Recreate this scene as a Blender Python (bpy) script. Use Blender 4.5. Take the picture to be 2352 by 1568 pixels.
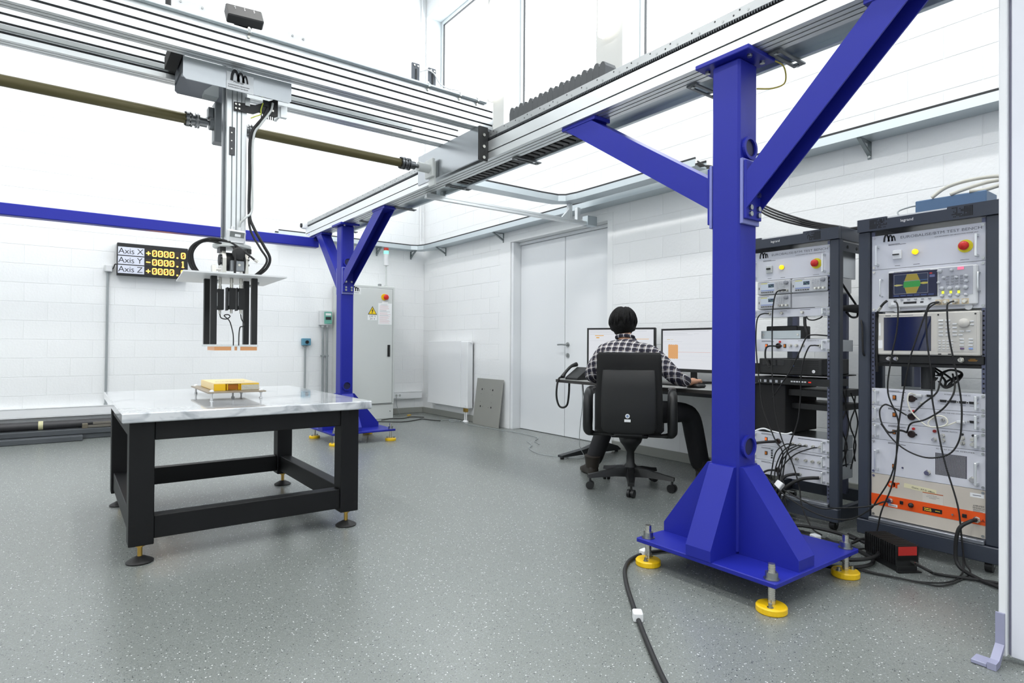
import bpy, bmesh, math, random
from mathutils import Vector, Matrix
random.seed(7)
for _o in list(bpy.data.objects): bpy.data.objects.remove(_o)
S = bpy.context.scene; C = S.collection
R = math.radians; PI = math.pi

# ------------------------------------------------------------------ camera
H = 1.02; FPX = 1377.06
YAW, PITCH, ROLL = R(36.77627), R(.43312), R(.3898)
_f = Vector((math.sin(YAW)*math.cos(PITCH), math.cos(YAW)*math.cos(PITCH), math.sin(PITCH)))
_r = Vector((math.cos(YAW), -math.sin(YAW), 0)); _u = _r.cross(_f)
_r2 = math.cos(ROLL)*_r + math.sin(ROLL)*_u; _u2 = -math.sin(ROLL)*_r + math.cos(ROLL)*_u
cam = bpy.data.cameras.new('camera'); cam.sensor_fit = 'HORIZONTAL'; cam.sensor_width = 36
cam.lens = FPX/2352*36; cam.clip_start = .05; cam.clip_end = 100
cob = bpy.data.objects.new('camera', cam); C.objects.link(cob)
m3 = Matrix((_r2, _u2, -_f)).transposed().to_4x4(); m3.translation = (0, 0, H); cob.matrix_world = m3
S.camera = cob

# ------------------------------------------------------------------ exposure, world, lights
S.view_settings.view_transform = 'Standard'; S.view_settings.look = 'None'
S.view_settings.gamma = 1; S.view_settings.use_curve_mapping = False
S.view_settings.exposure = -0.36
SKY_STRENGTH = 9.5; CEIL_POWER = 82; WIN_H = (3.5, 6.05)
WINS = [(6.46, 8.13), (4.46, 6.10), (2.46, 4.10), (.46, 2.10), (-1.54, .10)]
world = bpy.data.worlds.new('sky'); S.world = world; world.use_nodes = True
bg = world.node_tree.nodes['Background']; bg.inputs[0].default_value = (.93, .97, 1, 1); bg.inputs[1].default_value = SKY_STRENGTH
for a, b in WINS:                     # daylight portals in the window openings
    l = bpy.data.lights.new('window_portal', 'AREA'); l.shape = 'RECTANGLE'; l.size = WIN_H[1]-WIN_H[0]; l.size_y = b-a
    l.cycles.is_portal = True
    o = bpy.data.objects.new('window_portal', l); C.objects.link(o)
    o.location = (4.72, (a+b)/2, sum(WIN_H)/2); o.rotation_euler = (0, R(90), 0)

# ------------------------------------------------------------------ materials
def lin(c):
    return tuple(((x/255)/12.92 if x/255 <= .04045 else ((x/255+.055)/1.055)**2.4) for x in c)
MATS = {}
def mat(name, rgb, rough=.5, metal=0., spec=.5, emit=None, es=0., bump=None, noise=None, coat=0., trans=0.):
    """rgb in sRGB 0-255; bump=(scale,strength); noise=(scale, amount) colour grain"""
    if name in MATS: return MATS[name]
    m = bpy.data.materials.new(name); m.use_nodes = True; nt = m.node_tree; p = nt.nodes['Principled BSDF']
    col = (*lin(rgb), 1)
    p.inputs['Base Color'].default_value = col; p.inputs['Roughness'].default_value = rough
    p.inputs['Metallic'].default_value = metal; p.inputs['Specular IOR Level'].default_value = spec
    p.inputs['Coat Weight'].default_value = coat; p.inputs['Transmission Weight'].default_value = trans
    if emit: p.inputs['Emission Color'].default_value = (*lin(emit), 1); p.inputs['Emission Strength'].default_value = es
    if bump or noise:
        tc = nt.nodes.new('ShaderNodeTexCoord')
    if noise:
        n = nt.nodes.new('ShaderNodeTexNoise'); n.inputs['Scale'].default_value = noise[0]; n.inputs['Detail'].default_value = 4
        nt.links.new(tc.outputs['Object'], n.inputs['Vector'])
        mx = nt.nodes.new('ShaderNodeMix'); mx.data_type = 'RGBA'
        k = noise[1]
        mx.inputs[6].default_value = (*[x*(1-k) for x in col[:3]], 1); mx.inputs[7].default_value = (*[min(1, x*(1+k)) for x in col[:3]], 1)
        nt.links.new(n.outputs['Fac'], mx.inputs[0]); nt.links.new(mx.outputs[2], p.inputs['Base Color'])
    if bump:
        n = nt.nodes.new('ShaderNodeTexNoise'); n.inputs['Scale'].default_value = bump[0]; n.inputs['Detail'].default_value = 5
        nt.links.new(tc.outputs['Object'], n.inputs['Vector'])
        b = nt.nodes.new('ShaderNodeBump'); b.inputs['Strength'].default_value = bump[1]; b.inputs['Distance'].default_value = .01
        nt.links.new(n.outputs['Fac'], b.inputs['Height']); nt.links.new(b.outputs[0], p.inputs['Normal'])
    MATS[name] = m; return m

M_block = mat('painted_block', (238, 240, 241), .62, bump=(45, .25), noise=(1.2, .02))
M_plaster = mat('white_plaster', (238, 240, 241), .55)
M_white = mat('white_paint', (236, 238, 240), .35)
M_door = mat('door_paint', (230, 233, 236), .4)
M_frame = mat('window_frame', (226, 230, 232), .4)
M_blue = mat('blue_enamel', (32, 40, 150), .42, spec=.3, noise=(3, .05))
M_alu = mat('anodised_aluminium', (224, 227, 228), .36, .8, noise=(6, .02))
M_aluplate = mat('brushed_aluminium', (176, 180, 184), .26, 1., bump=(9, .04))
M_steel = mat('zinc_steel', (165, 168, 168), .3, 1.)
M_galv = mat('galvanised_steel', (196, 204, 208), .38, .9)
M_dark = mat('dark_groove', (38, 40, 42), .6)
M_black = mat('black_plastic', (22, 23, 24), .45)
M_blackm = mat('black_matt', (20, 20, 21), .75)
M_tableblk = mat('black_painted_steel', (15, 16, 18), .5, spec=.3, noise=(7, .18))
M_rubber = mat('black_rubber', (24, 24, 25), .6)
M_yellow = mat('yellow_paint', (240, 196, 20), .35)
M_brass = mat('brass', (196, 160, 84), .3, 1.)
M_olive = mat('olive_tube', (94, 87, 55), .36, .25)
M_grey = mat('grey_paint', (200, 204, 203), .4)
M_cab = mat('cabinet_grey', (206, 210, 208), .42)
M_conduit = mat('grey_conduit', (150, 156, 158), .45)
M_rack = mat('anthracite_rack', (52, 58, 70), .4)
M_panel = mat('instrument_grey', (212, 214, 222), .4)
M_beige = mat('beige_instrument', (206, 203, 196), .45)
M_lgrey = mat('light_instrument', (214, 216, 218), .45)
M_print = mat('black_print', (34, 34, 38), .6)
M_printg = mat('grey_print', (98, 100, 108), .6)
M_red = mat('red_plastic', (204, 32, 24), .35)
M_orange = mat('orange_paint', (232, 84, 16), .45)
M_paper = mat('white_paper', (240, 241, 242), .6)
M_nickel = mat('nickel', (205, 203, 196), .25, 1.)
M_copper = mat('copper', (228, 164, 112), .4, .4)
M_green = mat('green_plastic', (110, 176, 160), .4)
M_bluebox = mat('blue_grey_box', (92, 146, 170), .45)
M_base = mat('grey_baseboard', (150, 152, 146), .5)
M_knob = mat('grey_knob', (190, 193, 198), .4)
M_btn = mat('button_grey', (150, 152, 158), .5)
def glow(name, rgb, s, base=None): return mat(name, base or rgb, .4, emit=rgb, es=s)
M_amber = glow('amber_led', (255, 180, 56), 10.)
M_amberlamp = glow('amber_lamp', (255, 196, 20), 1.6)
M_sw = glow('lit_rocker', (255, 120, 40), .8, (200, 90, 30))
M_swoff = mat('amber_rocker', (196, 110, 30), .4)
M_lamp = glow('lamp_diffuser', (255, 252, 245), 2.6, (240, 240, 240))
M_tube = glow('luminaire_diffuser', (255, 255, 255), 3.2, (240, 240, 240))

# floor: speckled vinyl
def floor_mat():
    m = bpy.data.materials.new('speckled_vinyl'); m.use_nodes = True; nt = m.node_tree; p = nt.nodes['Principled BSDF']
    p.inputs['Roughness'].default_value = .27; p.inputs['Specular IOR Level'].default_value = .55
    tc = nt.nodes.new('ShaderNodeTexCoord')
    def chips(scale, thr, seed):
        v = nt.nodes.new('ShaderNodeTexVoronoi'); v.inputs['Scale'].default_value = scale
        mp = nt.nodes.new('ShaderNodeMapping'); mp.inputs['Location'].default_value = (seed, seed*2.3, 0)
        nt.links.new(tc.outputs['Object'], mp.inputs[0]); nt.links.new(mp.outputs[0], v.inputs['Vector'])
        sx = nt.nodes.new('ShaderNodeSeparateColor'); nt.links.new(v.outputs['Color'], sx.inputs[0])
        a = nt.nodes.new('ShaderNodeMath'); a.operation = 'GREATER_THAN'; a.inputs[1].default_value = thr
        nt.links.new(sx.outputs[0], a.inputs[0])
        b = nt.nodes.new('ShaderNodeMath'); b.operation = 'LESS_THAN'; b.inputs[1].default_value = .42
        nt.links.new(v.outputs['Distance'], b.inputs[0])
        c = nt.nodes.new('ShaderNodeMath'); c.operation = 'MULTIPLY'; nt.links.new(a.outputs[0], c.inputs[0]); nt.links.new(b.outputs[0], c.inputs[1])
        return c.outputs[0]
    def mix(fac, A, B):
        x = nt.nodes.new('ShaderNodeMix'); x.data_type = 'RGBA'
        if isinstance(fac, float): x.inputs[0].default_value = fac
        else: nt.links.new(fac, x.inputs[0])
        for i, k in ((6, A), (7, B)):
            if isinstance(k, tuple): x.inputs[i].default_value = (*lin(k), 1)
            else: nt.links.new(k, x.inputs[i])
        return x.outputs[2]
    n = nt.nodes.new('ShaderNodeTexNoise'); n.inputs['Scale'].default_value = 150; n.inputs['Detail'].default_value = 2
    nt.links.new(tc.outputs['Object'], n.inputs['Vector'])
    c = mix(n.outputs['Fac'], (113, 118, 115), (128, 133, 130))
    c = mix(chips(230, .80, 3.1), c, (142, 148, 147))
    c = mix(chips(200, .86, 7.7), c, (98, 104, 104))
    c = mix(chips(170, .965, 1.3), c, (208, 211, 209))
    c = mix(chips(190, .97, 5.9), c, (52, 57, 59))
    nt.links.new(c, p.inputs['Base Color'])
    return m
M_floor = floor_mat()

def marble_mat():
    m = bpy.data.materials.new('white_marble'); m.use_nodes = True; nt = m.node_tree; p = nt.nodes['Principled BSDF']
    p.inputs['Roughness'].default_value = .06; p.inputs['Coat Weight'].default_value = .3; p.inputs['Coat Roughness'].default_value = .03
    tc = nt.nodes.new('ShaderNodeTexCoord')
    mp = nt.nodes.new('ShaderNodeMapping'); mp.inputs['Rotation'].default_value = (.5, .4, .7); mp.inputs['Scale'].default_value = (1, 3, 1.4)
    nt.links.new(tc.outputs['Object'], mp.inputs[0])
    n = nt.nodes.new('ShaderNodeTexNoise'); n.inputs['Scale'].default_value = 5; n.inputs['Detail'].default_value = 9; n.inputs['Distortion'].default_value = 1.6
    nt.links.new(mp.outputs[0], n.inputs['Vector'])
    r = nt.nodes.new('ShaderNodeValToRGB'); e = r.color_ramp.elements
    e[0].position = .30; e[0].color = (*lin((140, 146, 153)), 1); e[1].position = .52; e[1].color = (*lin((214, 217, 220)), 1)
    x = e.new(.43); x.color = (*lin((188, 192, 197)), 1)
    nt.links.new(n.outputs['Fac'], r.inputs[0]); nt.links.new(r.outputs[0], p.inputs['Base Color'])
    return m
M_marble = marble_mat()

def glass_mat(name, tint=(1, 1, 1), refl=.06):
    m = bpy.data.materials.new(name); m.use_nodes = True; nt = m.node_tree; nt.nodes.remove(nt.nodes['Principled BSDF'])
    t = nt.nodes.new('ShaderNodeBsdfTransparent'); t.inputs[0].default_value = (*tint, 1)
    g = nt.nodes.new('ShaderNodeBsdfGlossy'); g.inputs['Roughness'].default_value = .02
    x = nt.nodes.new('ShaderNodeMixShader'); x.inputs[0].default_value = refl
    nt.links.new(t.outputs[0], x.inputs[1]); nt.links.new(g.outputs[0], x.inputs[2]); nt.links.new(x.outputs[0], nt.nodes['Material Output'].inputs[0])
    return m
M_glass = glass_mat('window_glass')
M_clear = glass_mat('clear_plastic', (.93, .95, .95), .1)

# ------------------------------------------------------------------ geometry helpers
ORG = {}
class G:
    """collects verts and faces; build() links them as ONE mesh object"""
    def __init__(s, M=None): s.v = []; s.f = []; s.sm = []; s.M = M; s.cut = []
    def mark(s): s.cut.append((len(s.v), len(s.f)))
    def each(s, name, m, parent):
        """every primitive added becomes an object of its own"""
        ends = s.cut[1:]+[(len(s.v), len(s.f))]
        for (v0, f0), (v1, f1) in zip(s.cut, ends):
            h = G(); h.v = s.v[v0:v1]; h.f = [tuple(i-v0 for i in q) for q in s.f[f0:f1]]; h.sm = s.sm[f0:f1]
            o = h.build(name, m, parent)
        return o
    def add(s, vs, fs, smooth=False):
        k = len(s.v)
        if s.M is not None:
            vs = [s.M @ Vector(p) for p in vs]
        s.v += [tuple(p) for p in vs]
        for q in fs: s.f.append(tuple(k+i for i in q)); s.sm.append(smooth)
        return s
    def box(s, x0, y0, z0, x1, y1, z1, b=0.):
        s.mark()
        if x0 > x1: x0, x1 = x1, x0
        if y0 > y1: y0, y1 = y1, y0
        if z0 > z1: z0, z1 = z1, z0
        b = min(b, (x1-x0)*.45, (y1-y0)*.45, (z1-z0)*.45)
        if b <= 1e-6:
            vs = [(x, y, z) for z in (z0, z1) for y in (y0, y1) for x in (x0, x1)]
            return s.add(vs, [(0, 2, 3, 1), (4, 5, 7, 6), (0, 1, 5, 4), (2, 6, 7, 3), (0, 4, 6, 2), (1, 3, 7, 5)])
        c = ((x0+x1)/2, (y0+y1)/2, (z0+z1)/2); h = ((x1-x0)/2, (y1-y0)/2, (z1-z0)/2)
        vs = []; idx = {}
        for sx in (-1, 1):
            for sy in (-1, 1):
                for sz in (-1, 1):
                    for a in range(3):
                        d = [h[0]-b, h[1]-b, h[2]-b]; d[a] = h[a]
                        idx[(sx, sy, sz, a)] = len(vs); vs.append((c[0]+sx*d[0], c[1]+sy*d[1], c[2]+sz*d[2]))
        fs = []
        def orient(q):
            p = [Vector(vs[i]) for i in q]; n = (p[1]-p[0]).cross(p[2]-p[0]); ctr = sum(p, Vector())/len(p)
            return q if n.dot(ctr-Vector(c)) > 0 else q[::-1]
        for a in range(3):
            o1, o2 = [i for i in range(3) if i != a]
            for sg in (-1, 1):
                q = []
                for (p1, p2) in ((-1, -1), (1, -1), (1, 1), (-1, 1)):
                    k = [0, 0, 0]; k[a] = sg; k[o1] = p1; k[o2] = p2; q.append(idx[(*k, a)])
                fs.append(orient(tuple(q)))
            for p1 in (-1, 1):
                for p2 in (-1, 1):
                    k0 = [0, 0, 0]; k0[a] = -1; k0[o1] = p1; k0[o2] = p2; k1 = list(k0); k1[a] = 1
                    fs.append(orient((idx[(*k0, o1)], idx[(*k0, o2)], idx[(*k1, o2)], idx[(*k1, o1)])))
        for sx in (-1, 1):
            for sy in (-1, 1):
                for sz in (-1, 1):
                    fs.append(orient(tuple(idx[(sx, sy, sz, a)] for a in range(3))))
        return s.add(vs, fs)
    def cyl(s, p0, p1, r, n=16, r2=None, caps=True):
        s.mark()
        p0 = Vector(p0); p1 = Vector(p1); r2 = r if r2 is None else r2
        d = (p1-p0).normalized(); a = d.orthogonal().normalized(); b = d.cross(a)
        A = [p0+r*(math.cos(2*PI*i/n)*a+math.sin(2*PI*i/n)*b) for i in range(n)]
        B = [p1+r2*(math.cos(2*PI*i/n)*a+math.sin(2*PI*i/n)*b) for i in range(n)]
        s.add(A+B, [(i, (i+1) % n, n+(i+1) % n, n+i) for i in range(n)], True)
        if caps:
            if r > 1e-6: s.add(A, [tuple(range(n))[::-1]])
            if r2 > 1e-6: s.add(B, [tuple(range(n))])
        return s
    def lathe(s, prof, c=(0, 0, 0), n=24, axis=(0, 0, 1), smooth=True):
        """prof [(r, h)...] revolved about axis through c"""
        s.mark()
        d = Vector(axis).normalized(); a = d.orthogonal().normalized(); b = d.cross(a); c = Vector(c)
        vs = []
        for (r, h) in prof:
            for i in range(n): vs.append(c+d*h+max(r, 1e-5)*(math.cos(2*PI*i/n)*a+math.sin(2*PI*i/n)*b))
        fs = [(k*n+i, k*n+(i+1) % n, (k+1)*n+(i+1) % n, (k+1)*n+i) for k in range(len(prof)-1) for i in range(n)]
        s.add(vs, fs, smooth)
        return s
    def ring(s, c, axis, r0, r1, w, n=24):
        """pipe ring: inner r0, outer r1, along axis from 0 to w"""
        return s.lathe([(r0, 0), (r1, 0), (r1, w), (r0, w), (r0, 0)], c, n, axis, False)
    def tube(s, pts, r, n=8, smooth=True, closed=False, sub=6, caps=True):
        """swept tube through pts (Catmull-Rom when smooth); r number or list per point"""
        s.mark()
        P = [Vector(p) for p in pts]; rr = list(r) if isinstance(r, (list, tuple)) else [r]*len(P)
        if smooth and len(P) > 2:
            Q = []; q = []
            m = len(P); rng = range(m) if closed else range(m-1)
            for i in rng:
                p1, p2 = P[i], P[(i+1) % m]
                p0 = P[i-1] if (i > 0 or closed) else p1*2-p2
                p3 = P[(i+2) % m] if (i+2 < m or closed) else p2*2-p1
                for k in range(sub):
                    t = k/sub
                    Q.append(.5*((2*p1)+(-p0+p2)*t+(2*p0-5*p1+4*p2-p3)*t*t+(-p0+3*p1-3*p2+p3)*t**3))
                    q.append(rr[i]*(1-t)+rr[(i+1) % m]*t)
            if not closed: Q.append(P[-1]); q.append(rr[-1])
            P, rr = Q, q
        m = len(P); vs = []; prev = None
        for i in range(m):
            if closed: d = P[(i+1) % m]-P[i-1]
            else: d = P[min(i+1, m-1)]-P[max(i-1, 0)]
            if d.length < 1e-9: d = Vector((0, 0, 1))
            d.normalize()
            if prev is None: a = d.orthogonal().normalized()
            else:
                a = prev-d*prev.dot(d)
                a = a.normalized() if a.length > 1e-6 else d.orthogonal().normalized()
            prev = a; b = d.cross(a)
            vs += [P[i]+rr[i]*(math.cos(2*PI*j/n)*a+math.sin(2*PI*j/n)*b) for j in range(n)]
        fs = [(i*n+j, i*n+(j+1) % n, (i+1)*n+(j+1) % n, (i+1)*n+j) for i in range(m-1) for j in range(n)]
        if closed: fs += [((m-1)*n+j, (m-1)*n+(j+1) % n, (j+1) % n, j) for j in range(n)]
        s.add(vs, fs, True)
        if caps and not closed:
            s.add(vs[:n], [tuple(range(n))[::-1]]); s.add(vs[-n:], [tuple(range(n))])
        return s
    def prism(s, poly, e0, e1, ax='xyz'):
        """poly 2D points extruded from e0 to e1; ax: letters of (poly-a, poly-b, extrude) axes"""
        s.mark()
        ia, ib, ie = ['xyz'.index(k) for k in ax]
        def mk(p, e):
            q = [0, 0, 0]; q[ia] = p[0]; q[ib] = p[1]; q[ie] = e; return tuple(q)
        n = len(poly)
        area = sum(poly[i][0]*poly[(i+1) % n][1]-poly[(i+1) % n][0]*poly[i][1] for i in range(n))
        par = {(0, 1, 2): 1, (1, 2, 0): 1, (2, 0, 1): 1}.get((ia, ib, ie), -1)
        pts = list(poly) if area*par*(e1-e0) > 0 else list(poly)[::-1]
        A = [mk(p, e0) for p in pts]; B = [mk(p, e1) for p in pts]
        s.add(A+B, [(i, (i+1) % n, n+(i+1) % n, n+i) for i in range(n)])
        s.add(A, [tuple(range(n))[::-1]]); s.add(B, [tuple(range(n))])
        return s
    def ribbon(s, pts, w, z=0.):
        """flat stroke in the local XY plane (w: width or list)"""
        s.mark()
        P = [Vector((p[0], p[1], 0)) for p in pts]; m = len(P); vs = []
        for i in range(m):
            d = P[min(i+1, m-1)]-P[max(i-1, 0)]; d.normalize(); n = Vector((-d.y, d.x, 0))
            ww = w[i] if isinstance(w, (list, tuple)) else w
            vs += [P[i]+n*ww/2+Vector((0, 0, z)), P[i]-n*ww/2+Vector((0, 0, z))]
        s.add(vs, [(2*i, 2*i+1, 2*i+3, 2*i+2) for i in range(m-1)])
        return s
    def mesh(s, name, org=(0, 0, 0)):
        me = bpy.data.meshes.new(name); o = Vector(org)
        me.from_pydata([tuple(Vector(p)-o) for p in s.v], [], s.f)
        me.polygons.foreach_set('use_smooth', s.sm); me.update()
        return me
    def build(s, name, m, parent=None, org=None):
        if parent is not None: org = ORG[parent.name]
        elif org is None:
            xs = [p[0] for p in s.v]; ys = [p[1] for p in s.v]; zs = [p[2] for p in s.v]
            org = ((min(xs)+max(xs))/2, (min(ys)+max(ys))/2, min(zs))
        o = bpy.data.objects.new(name, s.mesh(name, org)); C.objects.link(o)
        o.data.materials.append(m)
        if parent is not None: o.parent = parent
        else: o.location = org
        ORG[o.name] = Vector(org)
        return o

def tag(o, label=None, cat=None, group=None, kind=None):
    if label: o['label'] = label
    if cat: o['category'] = cat
    if group: o['group'] = group
    if kind: o['kind'] = kind
    return o
def thing(name, label, cat, loc, group=None):
    o = bpy.data.objects.new(name, None); C.objects.link(o); o.empty_display_size = .1
    o.location = loc; ORG[o.name] = Vector(loc)
    return tag(o, label, cat, group)
def struct(o): o['kind'] = 'structure'; return o
def dup(o, parent=None, loc=None, name=None):
    c = o.copy(); C.objects.link(c); ORG[c.name] = ORG.get(o.name, Vector())
    if parent is not None: c.parent = parent; c.matrix_parent_inverse = o.matrix_parent_inverse
    if loc is not None: c.location = loc; ORG[c.name] = Vector(loc)
    for ch in list(o.children): dup(ch, c)
    return c
def frame(org, u, v, w):
    m = Matrix((Vector(u), Vector(v), Vector(w))).transposed().to_4x4(); m.translation = Vector(org); return m
def Tz(x, y, z, a=0.): return Matrix.Translation((x, y, z)) @ Matrix.Rotation(a, 4, 'Z')

def text(s, size, F, m, parent, name='lettering', align='LEFT', ext=.0003, bold=0., spacing=1.):
    """flat lettering: text mesh in the XY plane of frame F"""
    cu = bpy.data.curves.new('t', 'FONT'); cu.body = s; cu.size = size; cu.align_x = align; cu.extrude = ext; cu.offset = bold
    cu.resolution_u = 3; cu.space_character = spacing
    ob = bpy.data.objects.new('t', cu); C.objects.link(ob)
    me = bpy.data.meshes.new_from_object(ob); bpy.data.objects.remove(ob); bpy.data.curves.remove(cu)
    org = ORG[parent.name]
    me.transform(Matrix.Translation(-org) @ F)
    o = bpy.data.objects.new(name, me); me.name = name; C.objects.link(o); me.materials.clear(); me.materials.append(m); o.parent = parent; ORG[o.name] = org
    return o
def off(F, u, v, w=0.): return F @ Matrix.Translation((u, v, w))

def logo(F, sc, m, parent, name='logo'):
    """two-arch brush mark (like a running m), flat strokes"""
    g = G(F)
    def arch(x0, x1, h, w0, w1):
        P = []; W = []
        for i in range(15):
            t = i/14; x = x0+(x1-x0)*t; y = h*math.sin(PI*min(1, t*.93+.07))**.7 if 0 < t < 1 else 0
            P.append((x*sc, y*sc)); W.append((w0+(w1-w0)*t)*sc)
        g.ribbon(P, W, .0006)
    arch(0, .46, .72, .18, .16); arch(.40, .78, .62, .15, .14); arch(.72, 1.02, .50, .13, .12)
    return g.build(name, m, parent)
# ================================================================== SETTING
WX, BY, CZ, LX, NY = 4.41, 8.157, 6.4, -3.4, -2.8
struct(G().box(LX-.2, NY-.2, -.12, WX+.4, BY+.2, 0).build('floor', M_floor))
struct(G().box(LX-.2, NY-.2, CZ, WX+.4, BY+.2, CZ+.15).build('ceiling', M_plaster))
struct(G().box(LX-.2, NY-.2, 0, LX, BY+.2, CZ).build('wall_left', M_plaster))
struct(G().box(LX, NY-.2, 0, WX+.3, NY, CZ).build('wall_near', M_plaster))
BT = .0032                              # block relief in front of the backing
wb = struct(G().box(LX, BY+BT, 0, WX+.3, BY+.2, CZ).build('wall_back', M_block, org=(0, BY, 0)))
# right wall with openings
DOOR = (4.29, 5.94, 0., 2.30)
holes = [(a, b, *WIN_H) for a, b in WINS]+[DOOR]
ys = sorted({NY, BY+.012, *[h[0] for h in holes], *[h[1] for h in holes]}); zs = sorted({0, CZ, *[h[2] for h in holes], *[h[3] for h in holes]})
g = G()
for i in range(len(ys)-1):
    z0 = None
    for j in range(len(zs)-1):
        c = ((ys[i]+ys[i+1])/2, (zs[j]+zs[j+1])/2)
        solid = not any(h[0] < c[0] < h[1] and h[2] < c[1] < h[3] for h in holes)
        if solid and z0 is None: z0 = zs[j]
        if (not solid or j == len(zs)-2) and z0 is not None:
            g.box(WX+BT, ys[i], z0, WX+.30, ys[i+1], zs[j+1] if solid else zs[j]); z0 = None
wr = struct(g.build('wall_right', M_block, org=(WX, 0, 0)))
# concrete blocks: courses of 200, length 400, running bond
def blocks(wall, place, u_rng, z_max, z0, ph, skip, score):
    cells = []
    k = -1
    while z0+k*.2 < z_max:
        za, zb = max(0, z0+k*.2), min(z0+(k+1)*.2, CZ)
        u = ph + (.2 if k % 2 else 0.)-math.ceil((ph-u_rng[0]+.4)/.4)*.4
        while u < u_rng[1]:
            ua, ub = max(u, u_rng[0]), min(u+.4, u_rng[1])
            if ub-ua > .03 and zb-za > .02:
                parts = [(ua, ub, za, zb)]
                for (a, b, c, d) in skip:
                    np_ = []
                    for (p, q, r_, t) in parts:
                        if q <= a or p >= b or t <= c or r_ >= d: np_.append((p, q, r_, t)); continue
                        if p < a: np_.append((p, a, r_, t))
                        if q > b: np_.append((b, q, r_, t))
                        if r_ < c: np_.append((max(p, a), min(q, b), r_, c))
                        if t > d: np_.append((max(p, a), min(q, b), d, t))
                    parts = np_
                cells += [c for c in parts if c[1]-c[0] > .03 and c[3]-c[2] > .02]
            u += .4
        k += 1
    cells.sort(key=score)
    cache = {}; rest = G()
    for n, (ua, ub, za, zb) in enumerate(cells):
        du, dz = ub-ua-.004, zb-za-.004; dep = .0026+.0004*random.random()
        if n < 298:
            key = (round(du, 3), round(dz, 3))
            if key not in cache:
                cache[key] = place(G(), -du/2, du/2, -dz/2, dz/2, .0028, 0, 0).mesh('block')
                cache[key].materials.append(M_block)
            o = bpy.data.objects.new('block', cache[key]); C.objects.link(o); o.parent = wall
            o.location = place(None, (ua+ub)/2, 0, (za+zb)/2, 0, dep-.0028, 0, 0)
        else: place(rest, ua+.002, ub-.002, za+.002, zb-.002, .0028, 1, 0)
    if rest.v:
        o = rest.build('block', M_block, wall); o['kind'] = 'stuff'
def place_back(gg, a, b, c, d, dep, absolute, _):
    if gg is None: return (a, BT-dep-.0028+.0028-BT, c) if False else (a, -dep, c)
    off_ = BY if absolute else 0
    return gg.box(a, off_+BT-dep, c, b, off_+BT+.001, d, .0015)
def place_right(gg, a, b, c, d, dep, absolute, _):
    if gg is None: return (-dep, a, c)
    off_ = WX if absolute else 0
    return gg.box(off_+BT-dep, a, c, off_+BT+.001, b, d, .0015)
blocks(wb, place_back, (-.9, WX), 6.1, .055, -.144, [], lambda c: c[2]*.6+abs(c[0]-1.5)*.2)
blocks(wr, place_right, (.3, BY), CZ, .04, .19, [(DOOR[0], DOOR[1]+.21, -1, DOOR[3]+.08)]+[(a-.0, b+.0, *WIN_H) for a, b in WINS], lambda c: max(0, c[2]-2.3)*3+c[0]*.25)

# door recess: surround, frame, two leaves; unseen slab added behind blocks leaking light
struct(G().box(WX-.004, DOOR[1], 0, WX+BT, DOOR[1]+.21, DOOR[3]+.075, .002).box(WX-.004, DOOR[0]-.075, DOOR[3], WX+BT, DOOR[1], DOOR[3]+.075, .002).box(WX-.004, DOOR[0]-.075, 0, WX+BT, DOOR[0], DOOR[3], .002).build('trim_1', M_plaster))
d1 = struct(G().box(WX+.2, DOOR[0], 0, WX+.29, DOOR[1], DOOR[3]).box(WX+.01, DOOR[1]-.045, 0, WX+.16, DOOR[1]-.002, DOOR[3]-.002, .003).box(WX+.10, DOOR[0]+.002, 0, WX+.16, DOOR[0]+.05, DOOR[3]-.002, .003).box(WX+.10, DOOR[0]+.05, DOOR[3]-.035, WX+.16, DOOR[1]-.045, DOOR[3]-.002, .003).build('door_1', M_door))
G().box(WX+.128, 5.078, .005, WX+.16, 5.892, 2.262, .003).build('door_leaf', M_door, d1)
lf2 = G().box(WX+.128, 4.342, .005, WX+.16, 5.070, 2.262, .003).build('door_leaf', M_door, d1)
gh = G().cyl((WX+.128, 5.02, 1.04), (WX+.118, 5.02, 1.04), .026, 20).cyl((WX+.118, 5.02, 1.04), (WX+.07, 5.02, 1.04), .009, 12)
gh.tube([(WX+.072, 5.02, 1.04), (WX+.07, 5.05, 1.042), (WX+.07, 5.13, 1.04)], .0095, 10)
gh.cyl((WX+.07, 5.02, 1.04), (WX+.07, 4.99, 1.04), .009, 10)
gh.build('door_handle', M_steel, lf2)
G().cyl((WX+.128, 5.02, .92), (WX+.118, 5.02, .92), .026, 20).box(WX+.112, 5.013, .905, WX+.12, 5.027, .935, .001).build('lock_rosette', M_steel, lf2)
# windows: frame set back in the reveal, pane, sill
for n, (a, b) in enumerate(WINS):
    gx = G(); x0, x1 = WX+.25, WX+.30; z0, z1 = WIN_H
    for q in ((a+.001, z0, a+.06, z1), (b-.06, z0, b-.001, z1), (a+.06, z0, b-.06, z0+.06), (a+.06, z1-.06, b-.06, z1-.001)): gx.box(x0, q[0], q[1], x1-.01, q[2], q[3], .004)
    w = struct(gx.build('window_%d' % (n+1), M_frame))
    gg = G()
    for q in ((a+.06, z0+.06, a+.069, z1-.06), (b-.069, z0+.06, b-.06, z1-.06), (a+.06, z1-.069, b-.06, z1-.06), (a+.06, z0+.06, b-.06, z0+.069)): gg.box(x0+.004, q[0], q[1], x0+.03, q[2], q[3])
    gg.build('gasket', M_dark, w)
    G().box(x0+.015, a+.062, z0+.062, x0+.021, b-.062, z1-.062).build('pane', M_glass, w)
    G().box(WX-.02, a+.002, z0+.001, x0, b-.002, z0+.025, .004).build('window_sill', M_frame, w)
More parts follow.
